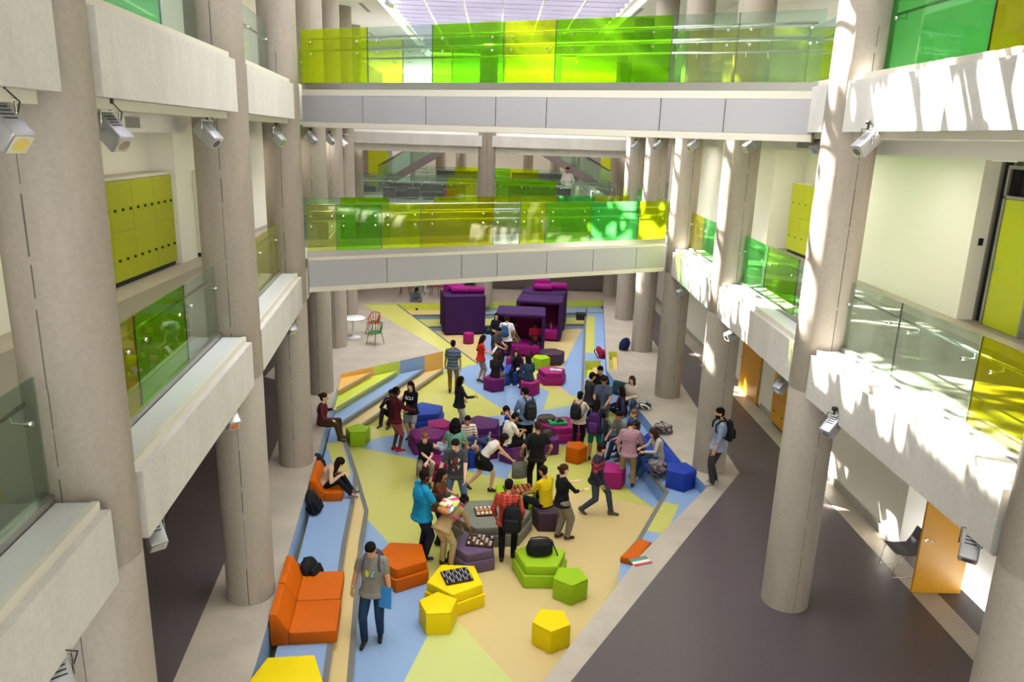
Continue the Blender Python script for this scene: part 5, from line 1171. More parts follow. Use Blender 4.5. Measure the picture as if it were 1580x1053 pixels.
def sit(h=.43, lean=8, fy=.42, fz=0, hands=None, spread=.11, **kw):
    hz = h+.17
    d = dict(pel=(0, 0, h+.085), lean=lean, plean=lean*.3, feet=((-spread, fy, fz), (spread, fy+.03, fz)), hands=hands or ((-.13, .36, hz+.03), (.13, .36, hz+.03)), knees=((-.2, .6, 1), (.2, .6, 1)), palm=((0, 0, -1), (0, 0, -1)))
    d.update(kw); return d
def walk(s=.24, lean=4, lead=1, **kw):
    f = [(-.09, -s, .05), (.09, s)] if lead else [(-.09, s), (.09, -s, .05)]
    d = dict(pel=(0, 0, .905), lean=lean, feet=tuple(f), hands=((-.26, s*.7*(1 if lead else -1)+.03, .86), (.26, -s*.7*(1 if lead else -1)+.03, .86)), fpitch=(-28, 0) if lead else (0, -28)); d.update(kw); return d
HOLD = ((-.1, .34, 1.12), (.1, .34, 1.12))

# --- near the camera
p = person('boss', st(577, 985), 183, 'person in a grey printed T-shirt and jeans walking towards the camera with a blue folder', h=1.84, skin='olive', hair=('short', 'black'),
    pose=walk(.16, 3, 0, head=(22, 6), hands=((-.27, .08, .84), (.33, -.02, .83)), feet=((-.10, -.02), (.11, .16)), fpitch=(0, 0)), top=('tee', '#7d7a72'), legs=('trousers', '#1f3350'), shoes='#2a2724')
boss = p
# the print on the shirt: loose shapes only
def chest_mesh(p, pts, col, name, off=.152):
    k = p['k']; mb = MB(); Mc = p['Mc']; o = p['Pc']
    for poly in pts:
        f = [o+Mc@(V3((x, off-abs(x)**1.6*.9-max(0, -z)*.02, z))*k) for x, z in poly]; b = [v-Mc@V3((0, .004, 0)) for v in f]; n = len(f)
        mb.add(f+b, [tuple(range(n)), tuple(range(2*n-1, n-1, -1))]+[(i, n+i, n+(i+1) % n, (i+1) % n) for i in range(n)])
    s = [c for c in p['o'].children if c.name.split('.')[0] in ('shirt', 'jumper')][0]
    return mb.build(name, cloth(col), s)
def disc(x, z, r, n=10, sy=1.0): return [(x+r*math.cos(2*math.pi*i/n), z+r*sy*math.sin(2*math.pi*i/n)) for i in range(n)]
chest_mesh(p, [disc(.055, .0, .032, sy=1.6), disc(.05, .06, .02)], '#c6cc2e', 'print_patch'); chest_mesh(p, [disc(-.02, -.02, .022, sy=1.3), disc(-.045, .03, .018)], '#8fb3cf', 'print_patch')
chest_mesh(p, [disc(.045, .078, .014)], '#8d3b2c', 'print_patch'); chest_mesh(p, [[(.085-.02*i, -.085+.006*(i % 2)), (.075-.02*i, -.078), (.07-.02*i, -.088)] for i in range(8)], '#2b2d2c', 'print_line')
backpack(frame_at(p, (0, -.205, .0)), 'grey backpack worn by the man with the blue folder, only straps showing', '#4b4753', strap='#4e4658')
wr, fd, pn, lat, ps = boss['hands'][0]
fo = empty('folder', label='blue folder held low by the man in the grey T-shirt', cat='folder')
M = boss['M'] @ Matrix.Translation(wr+V3((.045, .07, -.0)))@Euler((rad(8), rad(-16), rad(62))).to_matrix().to_4x4(); fo.matrix_world = M
mb = MB(); mb.box((-.012, -.14, -.19), (-.008, .12, .13)); mb.box((.008, -.14, -.19), (.012, .12, .13)); mb.build('cover', mat('folder_blue', '#2f7fc4', .4), fo)
mb = MB(); mb.box((-.0075, -.135, -.185), (.0075, .115, .125)); mb.build('paper', MATS['white_top'], fo)
for i in (0, 1):
    a, e, wr = boss['arms'][i]; mb = MB(); mb.tube([wr+(e-wr).normalized()*.035, wr+(e-wr).normalized()*.05], .036, 14); mb.build('wristband', cloth('#d8d4cc' if i else '#b05a30'), boss['o'])

PLAID = bands('plaid_red', [(0, '#a3201c'), (.3, '#c8462a'), (.5, '#7c1a1a'), (.75, '#d0602f'), (.9, '#2c1513')], 9, 'Z', plaid=[(0, '#a3201c'), (.4, '#cf5a2f'), (.6, '#8c1c1a'), (.85, '#2c1513')])
p = person('plaid', st(781, 866), 8, 'person in a red plaid shirt seen from behind with a black backpack on one shoulder', h=1.74, skin='tan', hair=('short', 'black'), pose=walk(.12, 3, 0, feet=((-.09, -.03), (.12, .12)), hands=((-.25, .1, .9), (.27, .05, .9))), top=('plaid', PLAID), legs=('trousers', '#17161a'), shoes='#2a2320')
backpack(frame_at(p, (.11, -.24, -.2)), 'black backpack slung on the right shoulder of the red plaid shirt', '#18181c', strap='#151518', sz=(.38, .2, .54), droop=True, tilt=4)
p = person('khaki', st(688, 874), 38, 'person in khaki bending over the mauve pouf with a colourful backpack', h=1.70, female=True, skin='brown', hair=('bun', 'black'), pose=dict(pel=(0, -.1, .9), lean=72, plean=42, feet=((-.1, 0), (.11, .02)), hands=((-.1, .52, .62, (-1, 0, .3)), (.28, .46, .56, (1, 0, .3))), head=(10, 0), hcomp=.3), top=('rolled', '#9a8055'), legs=('trousers', '#bda67a'), shoes='#3b332a')
backpack(frame_at(p, (0, -.205, .0)), 'bright patchwork backpack on the person bending in khaki', blotch('patchwork', ['#d6d46a', '#c7447a', '#6fb7c9', '#e8e6da', '#8c4a7c', '#d98a4a'], 9), pocket=blotch('patchwork2', ['#c94f86', '#d9d98a', '#69b4c4', '#e6e2d8'], 12), strap='#c24a86', sz=(.32, .16, .42))
person('blue', st(651, 862), 62, 'large person in a turquoise T-shirt and dark jeans seen from behind', h=1.86, w=1.3, skin='dark', hair=('crop', 'black'), pose=dict(hands=((-.2, .35, 1.1), (.18, .38, 1.12)), lean=3), top=('tee', '#1584ad'), legs=('trousers', '#23263a'), shoes='#2b3560', sole=True)
person('hid', st(677, 838), 100, 'person with long dark hair half hidden behind the turquoise T-shirt', h=1.64, female=True, skin='tan', hair=('vlong', 'dark'), pose=dict(hands=HOLD, head=(10, 0)), top=('tee', '#6b3a28'), legs=('trousers', '#2a2a30'))
p = person('print', st(703, 791), 178, 'person in a dark grey T-shirt with a red and white print and cropped jeans', h=1.84, skin='fair', hair=('short', 'dark'), pose=dict(pel=(0, -.05, .90), lean=16, feet=((-.2, .0), (.2, .05)), hands=((-.18, .4, .92), (.34, .22, .9)), head=(14, 25)), top=('tee', '#45464a'), legs=('rolled', '#4a5f78'), shoes='#1d1c1f')
for col, sh in (('#b93a34', [[(.03, .09), (-.0, .1), (-.02, .02), (.02, .0)], [(.04, -.02), (.0, -.03), (.01, -.1), (.05, -.09)]]), ('#d9dcd8', [[(-.02, .1), (-.06, .06), (-.03, .0)], [(.07, .06), (.045, .02), (.07, -.03)], [(-.01, -.03), (-.06, -.05), (-.03, -.12)], [(.05, -.1), (.02, -.12), (.04, -.16)]]), ('#3f7f86', [[(-.03, -.02), (-.07, -.02), (-.05, -.06)], [(.0, .0), (-.02, -.02), (.0, -.04)]])): chest_mesh(p, [[(x*1.5, z*1.45) for x, z in q] for q in sh], col, 'print_patch', .160)
p = person('bend', st(748, 757), 78, 'person in a white top and black skirt reaching down to the food tray', h=1.66, female=True, skin='light', hair=('vlong', 'dark'), pose=dict(pel=(0, -.05, .88), lean=58, plean=30, feet=((-.1, -.42, .06), (.1, .12)), fpitch=(-35, 0), hands=((-.1, .5, .86), (.16, .82, .62)), head=(5, 20), hcomp=.5), top=('tank', '#d8d2c6'), legs=('skirt', '#17171a'), shoes='#3b2c22')
backpack(st(757, 700) and Matrix.Translation(G(735, 706, FZ+.42)+V3((.1, .35, -.2)))@RZ(20).to_4x4(), 'black backpack standing behind the bending person', '#1c1e22', worn=False, strap='#7fa6b8')
p = person('btee', st(826, 762), 352, 'person in a black T-shirt and black trousers seen from behind holding a grey bag', h=1.78, skin='tan', hair=('crop', 'brown'), pose=dict(hands=((-.36, .05, 1.0), (.27, .06, .95)), lean=2, feet=((-.13, 0), (.1, .1))), top=('tee', '#191a1d'), legs=('trousers', '#141519'), shoes='#1a1a1a')
wr = p['M']@p['hands'][0][4]; t = empty('tote_bag', wr+V3((0, 0, -.38)), rad(15), 'grey tote bag hanging from the hand of the person in black', 'bag')
mb = MB(); mb.loft([(V3((0, 0, -.2)), V3((.17, 0, 0)), V3((0, .06, 0))), (V3((0, 0, -.17)), V3((.19, 0, 0)), V3((0, .075, 0))), (V3((0, 0, .05)), V3((.19, 0, 0)), V3((0, .06, 0))), (V3((0, 0, .2)), V3((.18, 0, 0)), V3((0, .03, 0)))], 20); mb.build('body', cloth('#6d6e64'), t)
mb = MB(); mb.tube([(-.1, 0, .19), (-.07, 0, .33), (0, 0, .38), (.07, 0, .33), (.1, 0, .19)], .011, 8); mb.build('handle', cloth('#55564e'), t)
p = person('yel', seat(842, 781, .42), 318, 'person in a yellow T-shirt sitting on the dark brown stool', h=1.74, skin='tan', hair=('crop', 'dark'), pose=sit(.42, 10, .42, spread=.2, hands=((-.2, .42, .62), (.2, .36, .62)), head=(4, -10)), top=('tee', '#d7b913'), legs=('trousers', '#1c1d22'), shoes='#8a857c')
p = person('grey', st(864, 832), 62, 'person in a black top and baggy grey trousers talking with raised hands', h=1.68, female=True, skin='fair', hair=('bun', 'brown'), pose=dict(pel=(0, 0, .92), lean=-2, feet=((-.08, -.02), (.09, .12)), hands=((-.12, .38, 1.22), (.18, .40, 1.15)), head=(0, 12), curl=(12, 12), palm=((0, 0, 1), (0, 0, 1))), top=('rolled', '#141417'), legs=('baggy', '#7d7668'), shoes='#4b3326')
NAVY = bands('navy_stripe', [(0, '#171a2e'), (.675, '#a5263c'), (.715, '#171a2e'), (.745, '#a5263c'), (.785, '#171a2e')], .6, 'Z')
p = person('stripe', st(917, 793), 112, 'person in a navy sweater with red chest stripes striding to the right', h=1.77, skin='olive', hair=('short', 'dark'), pose=walk(.32, 6, 0, pel=(0, 0, .87), feet=((-.1, .34), (.1, -.26, .03)), head=(2, -25), side=6, hands=((-.3, -.02, .82), (.28, .16, .84))), top=('sweater', NAVY), legs=('trousers', '#3b4550'), shoes='#5c554c')
p = person('pink', st(966, 752), 12, 'person in a pink shirt, khaki trousers and blue cap seen from behind', h=1.74, skin='light', hair=('crop', 'brown'), pose=dict(lean=3, feet=((-.13, .0), (.14, .06)), hands=((-.24, .08, .9), (.2, .3, 1.05)), head=(6, 5)), top=('rolled', '#a8828f'), legs=('trousers', '#9a8258'), shoes='#2b2724'); hat(p, '#2f4474')
p = person('teal', st(915, 711), 15, 'person in black and teal carrying a big purple backpack', h=1.66, female=True, skin='tan', hair=('long', 'black'), pose=dict(lean=4, hands=((-.12, .34, 1.2), (.16, .36, 1.22)), head=(8, 15)), top=('tee', '#1b1a1e'), legs=('kneeshorts', '#12706a'), shoes='#333333')
backpack(frame_at(p, (-.02, -.21, -.12)), 'big purple backpack on the girl in teal shorts', '#3d1c55', pocket='#4b2766', strap='#4b2468', sz=(.33, .18, .56))
person('glass', st(927, 672), 195, 'person with glasses in a blue-grey T-shirt facing the camera', h=1.76, skin='tan', hair=('short', 'dark'), pose=dict(hands=((-.12, .33, 1.02), (.15, .33, 1.05)), head=(18, 0)), top=('tee', '#4c566c'), legs=('trousers', '#4a5148'), shoes='#33322f')
gp_ = PEOPLE['glass']; mb = MB()
for s in (-1, 1): mb.tube([gp_['hc']+gp_['Mh']@V3((s*.031+.024*math.cos(a*math.pi/6), .098, .004+.016*math.sin(a*math.pi/6))) for a in range(13)], .003, 5)
mb.tube([gp_['hc']+gp_['Mh']@V3((x, .1, .006)) for x in (-.008, .008)], .003, 5)
for s in (-1, 1): mb.tube([gp_['hc']+gp_['Mh']@V3((s*.055, .098, .006)), gp_['hc']+gp_['Mh']@V3((s*.08, .0, .006))], .003, 5)
mb.build('glasses', MATS['black'], gp_['o'])
p = person('cardi', st(890, 694), 25, 'person in a cream cardigan with a dark red-trimmed backpack', h=1.62, female=True, skin='light', hair=('bun', 'black'), pose=dict(hands=((-.1, .33, 1.2), (.13, .32, 1.25)), lean=2), top=('sweater', '#c6b9a3'), legs=('leggings', '#17171b'), shoes='#17171a')
backpack(frame_at(p, (-.03, -.2, -.04)), 'dark backpack with red straps on the cream cardigan', '#1f2128', strap='#8f2c3c', sz=(.31, .16, .42))
person('m16', st(906, 664), 70, 'person in a dark grey T-shirt behind the cream cardigan', h=1.72, skin='tan', hair=('short', 'black'), pose=dict(hands=HOLD, head=(10, 0)), top=('tee', '#3b383f'), legs=('trousers', '#26262c'))
person('m17', st(923, 652), 215, 'person in black mostly hidden behind the man with glasses', h=1.74, skin='olive', hair=('short', 'black'), pose=dict(head=(12, 20)), top=('tee', '#1d1d22'), legs=('trousers', '#22242b'))
p = person('lblue', st(810, 700), 345, 'person in a light blue shirt and black trousers with a tall two-tone backpack', h=1.80, skin='tan', hair=('short', 'black'), pose=dict(lean=5, hands=((-.15, .34, 1.1), (.1, .36, 1.1)), head=(20, -25)), top=('shirt', '#7189ac'), legs=('baggy', '#151519'), shoes='#8a847c')
backpack(frame_at(p, (.04, -.215, -.03)), 'tall black and navy backpack with pale cords on the light blue shirt', '#1c2333', pocket='#2a2723', strap='#1b2334', sz=(.33, .18, .5), extra='#3a3630')
person('white', seat(781, 688, .42), 60, 'young person in a white T-shirt seated on a purple pouf looking at a phone', h=1.76, skin='tan', hair=('short', 'black'), pose=sit(.42, 20, .45, hands=((-.1, .42, .74), (.08, .44, .76)), head=(30, 0)), top=('tee', '#ddd6c8'), legs=('trousers', '#17171b'), shoes='#b6b2ab')
person('arms', seat(800, 664, .42), 250, 'person in a pale top leaning forward beside the tall backpack', h=1.68, skin='olive', hair=('short', 'dark'), pose=sit(.42, 42, .42, hands=((-.2, .4, 1.0), (.2, .42, .95)), head=(25, 0)), top=('tee', '#c9c7c6'), legs=('trousers', '#34363f'))
MINT = bands('mint_rib', [(0, '#5d9583'), (.75, '#8fbba6'), (.9, '#4f8675')], 14, 'Z')
person('curl', seat(701, 702, .43), 8, 'person with a big head of curly black hair in a mint green top', h=1.72, w=1.2, female=True, skin='tan', hair=('curly', 'black'), pose=sit(.43, 12, .40, hands=((-.24, .3, .62), (.25, .28, .62))), top=('tee', MINT), legs=('trousers', '#2b3040'))
STR = bands('red_white', [(0, '#d8cfc4'), (.5, '#8c2a2a'), (.62, '#2b2a30'), (.72, '#d8cfc4')], 14, 'Z')
person('striped', seat(719, 688, .43), 160, 'person in a striped T-shirt and white shorts beside the curly hair', h=1.7, skin='tan', hair=('short', 'black'), pose=sit(.43, 12, .36, head=(10, 20)), top=('tee', STR), legs=('shorts', '#d9d5cc'), shoes='#2b3346', sole=True)
# lying across the pouffes
Ml = Matrix(((-.35, 0, -1), (-.93, 0, .37), (0, 1, 0)))  # set below
zx = V3((-1, -.28, .02)).normalized(); yx = V3((0, 0, 1)); xx = yx.cross(zx).normalized(); yx = zx.cross(xx)
Ml = Matrix((xx, yx, zx)).transposed()
g = G(707, 690, FZ+.5); lz = .56
person('lying', (g.x, g.y, FZ), 0, 'person in a pale blue shirt lying back across the poufs with head upside down', h=1.68, skin='light', hair=('short', 'black'), pose=dict(pel=(0, 0, lz), lying=Ml, lean=0, feet=((.78, .16, lz-.1), (.80, .38, lz-.02)), knees=((.2, 0, 1), (.2, 0, 1)), hands=((-.2, -.1, lz+.12), (-.15, .25, lz+.15)), footvec=((.3, 0, 1), (.3, 0, 1)), hcomp=0, head=(-12, 0)), top=('tee', '#aeb9cd'), legs=('trousers', '#2f4364'), shoes='#8b8d92')
person('sneak', seat(655, 714, .43), 172, 'person in a black T-shirt and capri trousers sitting with black and white sneakers', h=1.66, female=True, skin='fair', hair=('tied', 'light'), pose=sit(.43, 14, .42, hands=((-.05, .34, .62), (-.14, .3, .64)), head=(14, 0)), top=('tee', '#1a1a1d'), legs=('capri', '#7d7263'), shoes='#2a2a2e', sole=True)
PSH = bands('plaid_shorts', [(0, '#a4485a'), (.35, '#7d2c3c'), (.5, '#c98a92'), (.7, '#8c3346')], 16, 'Z', plaid=[(0, '#a4485a'), (.4, '#d0a0a4'), (.55, '#7d2c3c')])
person('red', st(610, 697), 55, 'person in a dark red sweater, plaid shorts and red shoes', h=1.76, skin='dark', hair=('crop', 'black'), pose=dict(hands=((-.1, .36, 1.12), (.16, .42, 1.1)), feet=((-.09, 0), (.09, .06))), top=('sweater', '#4f1620'), legs=('kneeshorts', PSH), shoes='#a51f2a', sole=True)
p = person('hood', st(635, 680), 200, 'person in a black hoodie with three white letters and pale denim shorts', h=1.68, female=True, skin='fair', hair=('long', 'dark'), pose=dict(hands=((-.1, .33, 1.04), (.12, .33, 1.02)), feet=((-.1, .06), (.12, -.1))), top=('hoodie', '#131318'), legs=('shorts', '#9aa3a8'), shoes='#3a3f46')
def lettering(p, text, size, off, col, name):
    cu = bpy.data.curves.new(name, 'FONT'); cu.body = text; cu.size = size; cu.align_x = 'CENTER'; cu.align_y = 'CENTER'; cu.extrude = .004; cu.offset = .004
    o = bpy.data.objects.new(name, cu); me = bpy.data.meshes.new_from_object(o); bpy.data.objects.remove(o); me.materials.append(cloth(col))
    R = Matrix(((-1, 0, 0), (0, 0, 1), (0, 1, 0)))
    for v in me.vertices:
        q = R@v.co; q.y -= abs(q.x)**1.7*1.1; v.co = p['Pc']+p['Mc']@((q+V3(off))*p['k'])
    s = [c for c in p['o'].children if c.name.split('.')[0] == 'jumper'][0]; o = bpy.data.objects.new(name, me); COL.objects.link(o); o.parent = s; return o
lettering(p, 'ECU', .125, (0, .158, .055), '#e8e8ea', 'lettering')
person('step', seat(606, 644, .14, -.70), 200, 'person in dark clothes sitting on the lowest step behind the dark red sweater', h=1.68, skin='brown', hair=('short', 'black'), pose=sit(.14, 8, .5, hands=((-.2, .3, .5), (.1, .25, .7)), spread=.12), top=('sweater', '#22222a'), legs=('trousers', '#1d1a24'), shoes='#5d2a4c')
p = person('leather', st(708, 668), 70, 'person with a dark bob in a black leather jacket holding up a phone', h=1.64, female=True, skin='light', hair=('bob', 'black'), pose=dict(hands=((-.22, .2, .95), (.2, .38, 1.15)), lean=2), top=('jacket', '#23252c'), legs=('trousers', '#c9c4bb'))
PH = []
def phone(p, i, label):
    wr, fd, pn, lat, ps = p['hands'][i]; mb = MB(); mb.rbox((0, 0, 0), (.072, .009, .145), .004, seg=2); o = mb.build('phone', MATS['black']); o.matrix_world = p['M']@Matrix.Translation(ps+fd*.03+pn*.02)@RX(30).to_4x4(); tag(o, label, 'phone')
phone(p, 1, 'phone held up by the person in the leather jacket')
phone(PEOPLE['white'], 1, 'phone in the hand of the person in the white T-shirt')
POLO = bands('polo', [(0, '#23344c'), (.4, '#7f97ad'), (.55, '#23344c'), (.8, '#93a7b8'), (.9, '#2d4058')], 9, 'Z')
person('mustard', st(698, 606), 6, 'person in a blue striped polo and mustard trousers walking away', h=1.76, skin='tan', hair=('short', 'black'), pose=walk(.14, 2, 1, feet=((-.07, -.06, .02), (.1, .14))), top=('polo', POLO), legs=('trousers', '#8c6a24'), shoes='#26221f')
person('redtee', st(741, 590), 80, 'person in a bright red T-shirt and grey shorts reading a paper', h=1.64, female=True, skin='light', hair=('vlong', 'dark'), pose=dict(hands=((-.08, .34, 1.1), (.1, .36, 1.12)), head=(15, 0), feet=((-.09, -.05), (.1, .08))), top=('tee', '#c22a17'), legs=('kneeshorts', '#86888a'), shoes='#5c6158')
p = person('strap', st(764, 580), 120, 'person in a dark T-shirt with a bag strap across the chest', h=1.76, skin='tan', hair=('short', 'black'), pose=dict(hands=((-.1, .33, 1.08), (.12, .33, 1.05)), head=(25, 0)), top=('tee', '#3a3c42'), legs=('trousers', '#27282e'))
mb = MB(); k = p['k']; mb.tube([p['Pc']+p['Mc']@(V3(q)*k) for q in ((-.13, .03, .2), (-.06, .13, .1), (.04, .15, -.03), (.15, .1, -.18))], .018, 6); mb.build('bag_strap', MATS['black'], p['o'])
p = person('wshirt', st(780, 560), 8, 'person in a white shirt with a blue backpack seen from behind at the booth', h=1.78, skin='tan', hair=('short', 'dark'), pose=dict(lean=3, hands=((-.2, .25, 1.0), (.24, .15, .95))), top=('tee', '#d6d5d8'), legs=('trousers', '#1f222b'))
backpack(frame_at(p, (-.05, -.2, -.05)), 'blue backpack with grey straps on the white shirt', '#34537f', strap='#2c333f', sz=(.3, .15, .42))
person('black', st(765, 549), 190, 'person in black with long black hair standing left of the open booth', h=1.66, female=True, skin='light', hair=('vlong', 'black'), pose=dict(hands=HOLD), top=('sweater', '#17161a'), legs=('trousers', '#17171b'))
b0_ = V3((1.08, 28.15, FZ))
person('beige', (.62, 28.0, FZ), 110, 'person in beige sitting inside the nearest booth on its left side', h=1.66, female=True, skin='brown', hair=('tied', 'black'), pose=sit(.46, 25, .5, fz=.05, hands=((-.1, .45, .55), (.2, .5, .5))), top=('sweater', '#8f7d62'), legs=('trousers', '#6d604c'))
person('rbooth', (1.62, 27.9, FZ), 182, 'person in a red top and dark jeans sitting in the nearest booth', h=1.72, skin='dark', hair=('short', 'black'), pose=sit(.46, 12, .46, hands=((-.05, .34, .78), (.05, .34, .78)), head=(25, 0)), top=('tee', '#a3173c'), legs=('trousers', '#1f2530'), shoes='#23232a')
person('reach', (1.55, 30.35, FZ), 94, 'person stretched out in the middle booth, only shoes and shins showing', h=1.7, skin='tan', hair=('short', 'black'), pose=sit(.46, -12, .78, fz=.42, footvec=((-.2, .2, 1), (.2, .2, 1))), top=('tee', '#2a2230'), legs=('trousers', '#20242c'), shoes='#3f4a44', sole=True)
person('brownhair', seat(764, 582, .43), 20, 'person with long brown hair in a black top and grey trousers seen from behind', h=1.66, female=True, skin='light', hair=('vlong', 'brown'), pose=sit(.43, 12, .42, spread=.16, twist=10), top=('sweater', '#231c1a'), legs=('trousers', '#77797a'), shoes='#6b2d33')
person('chin', seat(796, 571, .44), 185, 'person in dark purple resting chin in hand on the blue pouf', h=1.64, female=True, skin='fair', hair=('long', 'brown'), pose=sit(.44, 24, .42, hands=((-.12, .36, .66), (.04, .24, 1.02, (1, .3, -1))), head=(6, 0)), top=('sweater', '#2b2030'), legs=('trousers', '#202636'), shoes='#b9b5ae')
person('denim', seat(816, 587, .43), 340, 'person in a denim jacket with long dark hair on the magenta stool', h=1.66, female=True, skin='light', hair=('vlong', 'dark'), pose=sit(.43, 14, .42, head=(5, -20)), top=('jacket', '#2f4258'), legs=('trousers', '#3a3f4a'))
g = G(641, 474, -.3)
person('back', (g.x-.05, g.y-.05, -.5), 150, 'person in a grey hoodie sitting on the orange cushion at the far steps', h=1.74, skin='brown', hair=('short', 'black'), pose=sit(.30, 22, .62, hands=((-.1, .42, .62), (.08, .4, .6)), head=(25, 0)), top=('hoodie', '#5a666c'), legs=('trousers', '#262a40'), shoes='#222326')
e = onleft(499, 655)
person('maroon', (e.x-.1, e.y, -.42), 92, 'person in a maroon cardigan and olive trousers sitting on the stone edge behind a column', h=1.68, female=True, skin='fair', hair=('bun', 'brown'), pose=sit(.42, 6, .46, hands=((-.15, .25, .82), (.15, .3, .62))), top=('sweater', '#5f2836'), legs=('trousers', '#463a20'), shoes='#57432f')
g = G(500, 752, -.20)
MULTI = blotch('multi', ['#2f6f6a', '#c23a4a', '#3aa39a', '#22333a', '#d0607a'], 30)
person('knees', (g.x+.0, g.y+.1, -.42), 95, 'person in a cream sweater hugging knees on the short orange seat', h=1.62, female=True, skin='light', hair=('vlong', 'dark'), pose=sit(.20, 38, .62, fz=.02, hands=((-.12, .42, .52), (.12, .40, .56)), head=(42, 0)), top=('sweater', '#c9ae90'), legs=('leggings', '#18181d'), shoes=MULTI, sole=True)
# --- along the sunlit ledge
def onright(x, y):
    p = G(x, y, 0); a, b = V3(PIT[8]+(0,)), V3(PIT[9]+(0,)); d = (a-b).normalized(); return a+d*((p-a).dot(d))
a7, a8 = Vector(PIT[7]), Vector(PIT[8])
def edge_r(t, off): v = a7.lerp(a8, t); d = (a8-a7).normalized(); n = Vector((d.y, -d.x)); return v-n*off if False else v+Vector((d.y*-1, d.x))*(-off)
def onedge(x, y): p = G(x, y, 0); d = (a8-a7); return (Vector((p.x, p.y))-a7).dot(d)/d.length_squared
def ledge_sit(key, px, off, hd, label, h_=.30, **kw):
    v = a7.lerp(a8, onedge(*px)); d = (a8-a7).normalized(); n = Vector((d.y, -d.x))      # n points away from the hall
    if n.x < 0: n = -n
    v = v+n*off; return person(key, (v.x, v.y, LZ), hd, label, **kw)
g = G(973, 624, 0)
person('cream', (g.x, g.y, LZ), 205, 'person with long light-brown hair in a cream sweater sitting up on the stone edge', h=1.66, female=True, skin='fair', hair=('long', 'brown'), pose=sit(.32, 4, .36, hands=((-.05, .25, .62), (.1, .25, .6)), head=(0, 10)), top=('sweater', '#c4b8a6'), legs=('trousers', '#35496a'), shoes='#8d8578')
g = G(958, 640, LZ+.05)
person('maroon2', (g.x+.05, g.y, LZ), 310, 'person in a maroon top with dark hair to the waist sitting on the ledge', h=1.64, female=True, skin='light', hair=('vlong', 'dark'), pose=sit(.04, 10, .72, fz=.0, spread=.2, hands=((-.15, .3, .35), (.2, .2, .3)), knees=((-.6, .5, .6), (.6, .5, .6))), top=('sweater', '#3c1a2c'), legs=('leggings', '#17161b'), shoes='#1b1a1e')
g = G(975, 672, 0)
person('sgrey', (g.x-.25, g.y+.1, LZ-.30), 240, 'person in a grey T-shirt seated on the ledge behind the pink shirt', h=1.72, skin='tan', hair=('short', 'black'), pose=sit(.36, 12, .5, head=(8, 0)), top=('tee', '#6b6c6a'), legs=('trousers', '#262b3c'), shoes='#1c1c20')
g = G(992, 678, 0)
person('blonde', (g.x-.15, g.y+.3, LZ-.1), 235, 'person with blonde hair tied back laughing on the ledge', h=1.66, female=True, skin='fair', hair=('tied', 'light'), pose=sit(.26, 10, .5, head=(0, 10)), top=('tee', '#3a3632'), legs=('trousers', '#2f3a52'))
g = G(1002, 694, 0)
person('tank', (g.x-.2, g.y+.1, LZ), 262, 'person in an olive-brown tank top leaning on knees at the ledge', h=1.72, skin='tan', hair=('short', 'dark'), pose=sit(.16, 26, .52, hands=((-.14, .52, .44), (.14, .5, .46)), head=(-12, 0)), top=('tank', '#6d665a'), legs=('trousers', '#2a3450'), shoes='#33302c')
g = G(1012, 712, LZ+.14)
person('cardi2', (g.x+.1, g.y+.15, LZ-.1), 258, 'person with very long brown hair in a pale cardigan and jeans on the blue seat', h=1.66, female=True, skin='light', hair=('vlong', 'brown'), pose=sit(.24, 20, .55, fz=-.25, hands=((-.12, .46, .52), (.12, .44, .54)), head=(18, 0)), top=('sweater', '#b5aca2'), legs=('trousers', '#28405f'), shoes='#8a8278')
p = person('beard', st(1102, 748, 0), 272, 'bearded person in a blue-grey shirt with a black backpack standing by the column', h=1.80, skin='olive', hair=('short', 'black'), beard=True, pose=dict(feet=((-.12, .08), (.1, -.04)), lean=1, hands=((-.24, .14, .86), (.24, .06, .86)), head=(4, 0), pel=(0, 0, .93)), top=('rolled', '#8592ab'), legs=('trousers', '#35373b'), shoes='#93908c', sole=True)
backpack(frame_at(p, (.0, -.2, .0)), 'black backpack on the bearded man by the column', '#15161a', sz=(.3, .17, .46))
person('far', (3.15, FY+1.0, Z1), 200, 'person in a white shirt standing behind the far first-floor balustrade', h=1.74, skin='tan', hair=('short', 'black'), pose=dict(hands=((-.2, .1, .95), (.15, .2, 1.0))), top=('shirt', '#dcd9d6'), legs=('trousers', '#2b2d36'))

# ------------------------------------------------------------------ bags and small things lying about
def rest_pack(x, y, z, rz, label, m, tilt=-14, sz=(.3, .18, .44), **kw):
    g = G(x, y, z); return backpack(Matrix.Translation((g.x, g.y, z+sz[2]*.5*math.cos(rad(tilt))+.01))@RZ(rz).to_4x4(), label, m, worn=False, tilt=tilt, sz=sz, **kw)
rest_pack(484, 792, -.42, 70, 'black backpack standing alone on the blue ledge between the orange seats', '#16171d', tilt=-20, sz=(.34, .2, .5))
v = onleft(446, 876); backpack(Matrix.Translation((v.x+.38, v.y+.25, -.42+.24))@RZ(70).to_4x4(), 'black bag leaning on the backrest of the farther orange seat', '#131316', worn=False, tilt=-25, sz=(.42, .22, .42))
rest_pack(492, 728, -.42, 80, 'black bag behind the girl hugging her knees', '#1b1c20', tilt=-10)
rest_pack(963, 541, 0, 200, 'navy backpack leaning against a sunlit column', '#1f2e55', tilt=-20, strap='#24345c', sz=(.38, .2, .5))
rest_pack(926, 552, LZ, 60, 'red backpack lying on the blue ledge near the tan recess', '#8f1330', tilt=-35, sz=(.34, .2, .46), pocket='#a01838')
rest_pack(755, 515, FZ, 10, 'dark green bag on the floor beside the closed booth', '#20302f', tilt=-50, sz=(.42, .22, .4))
PAT = blotch('pattern_bag', ['#4a4148', '#8d8288', '#5c4a3c', '#33303a', '#a39a98'], 22)
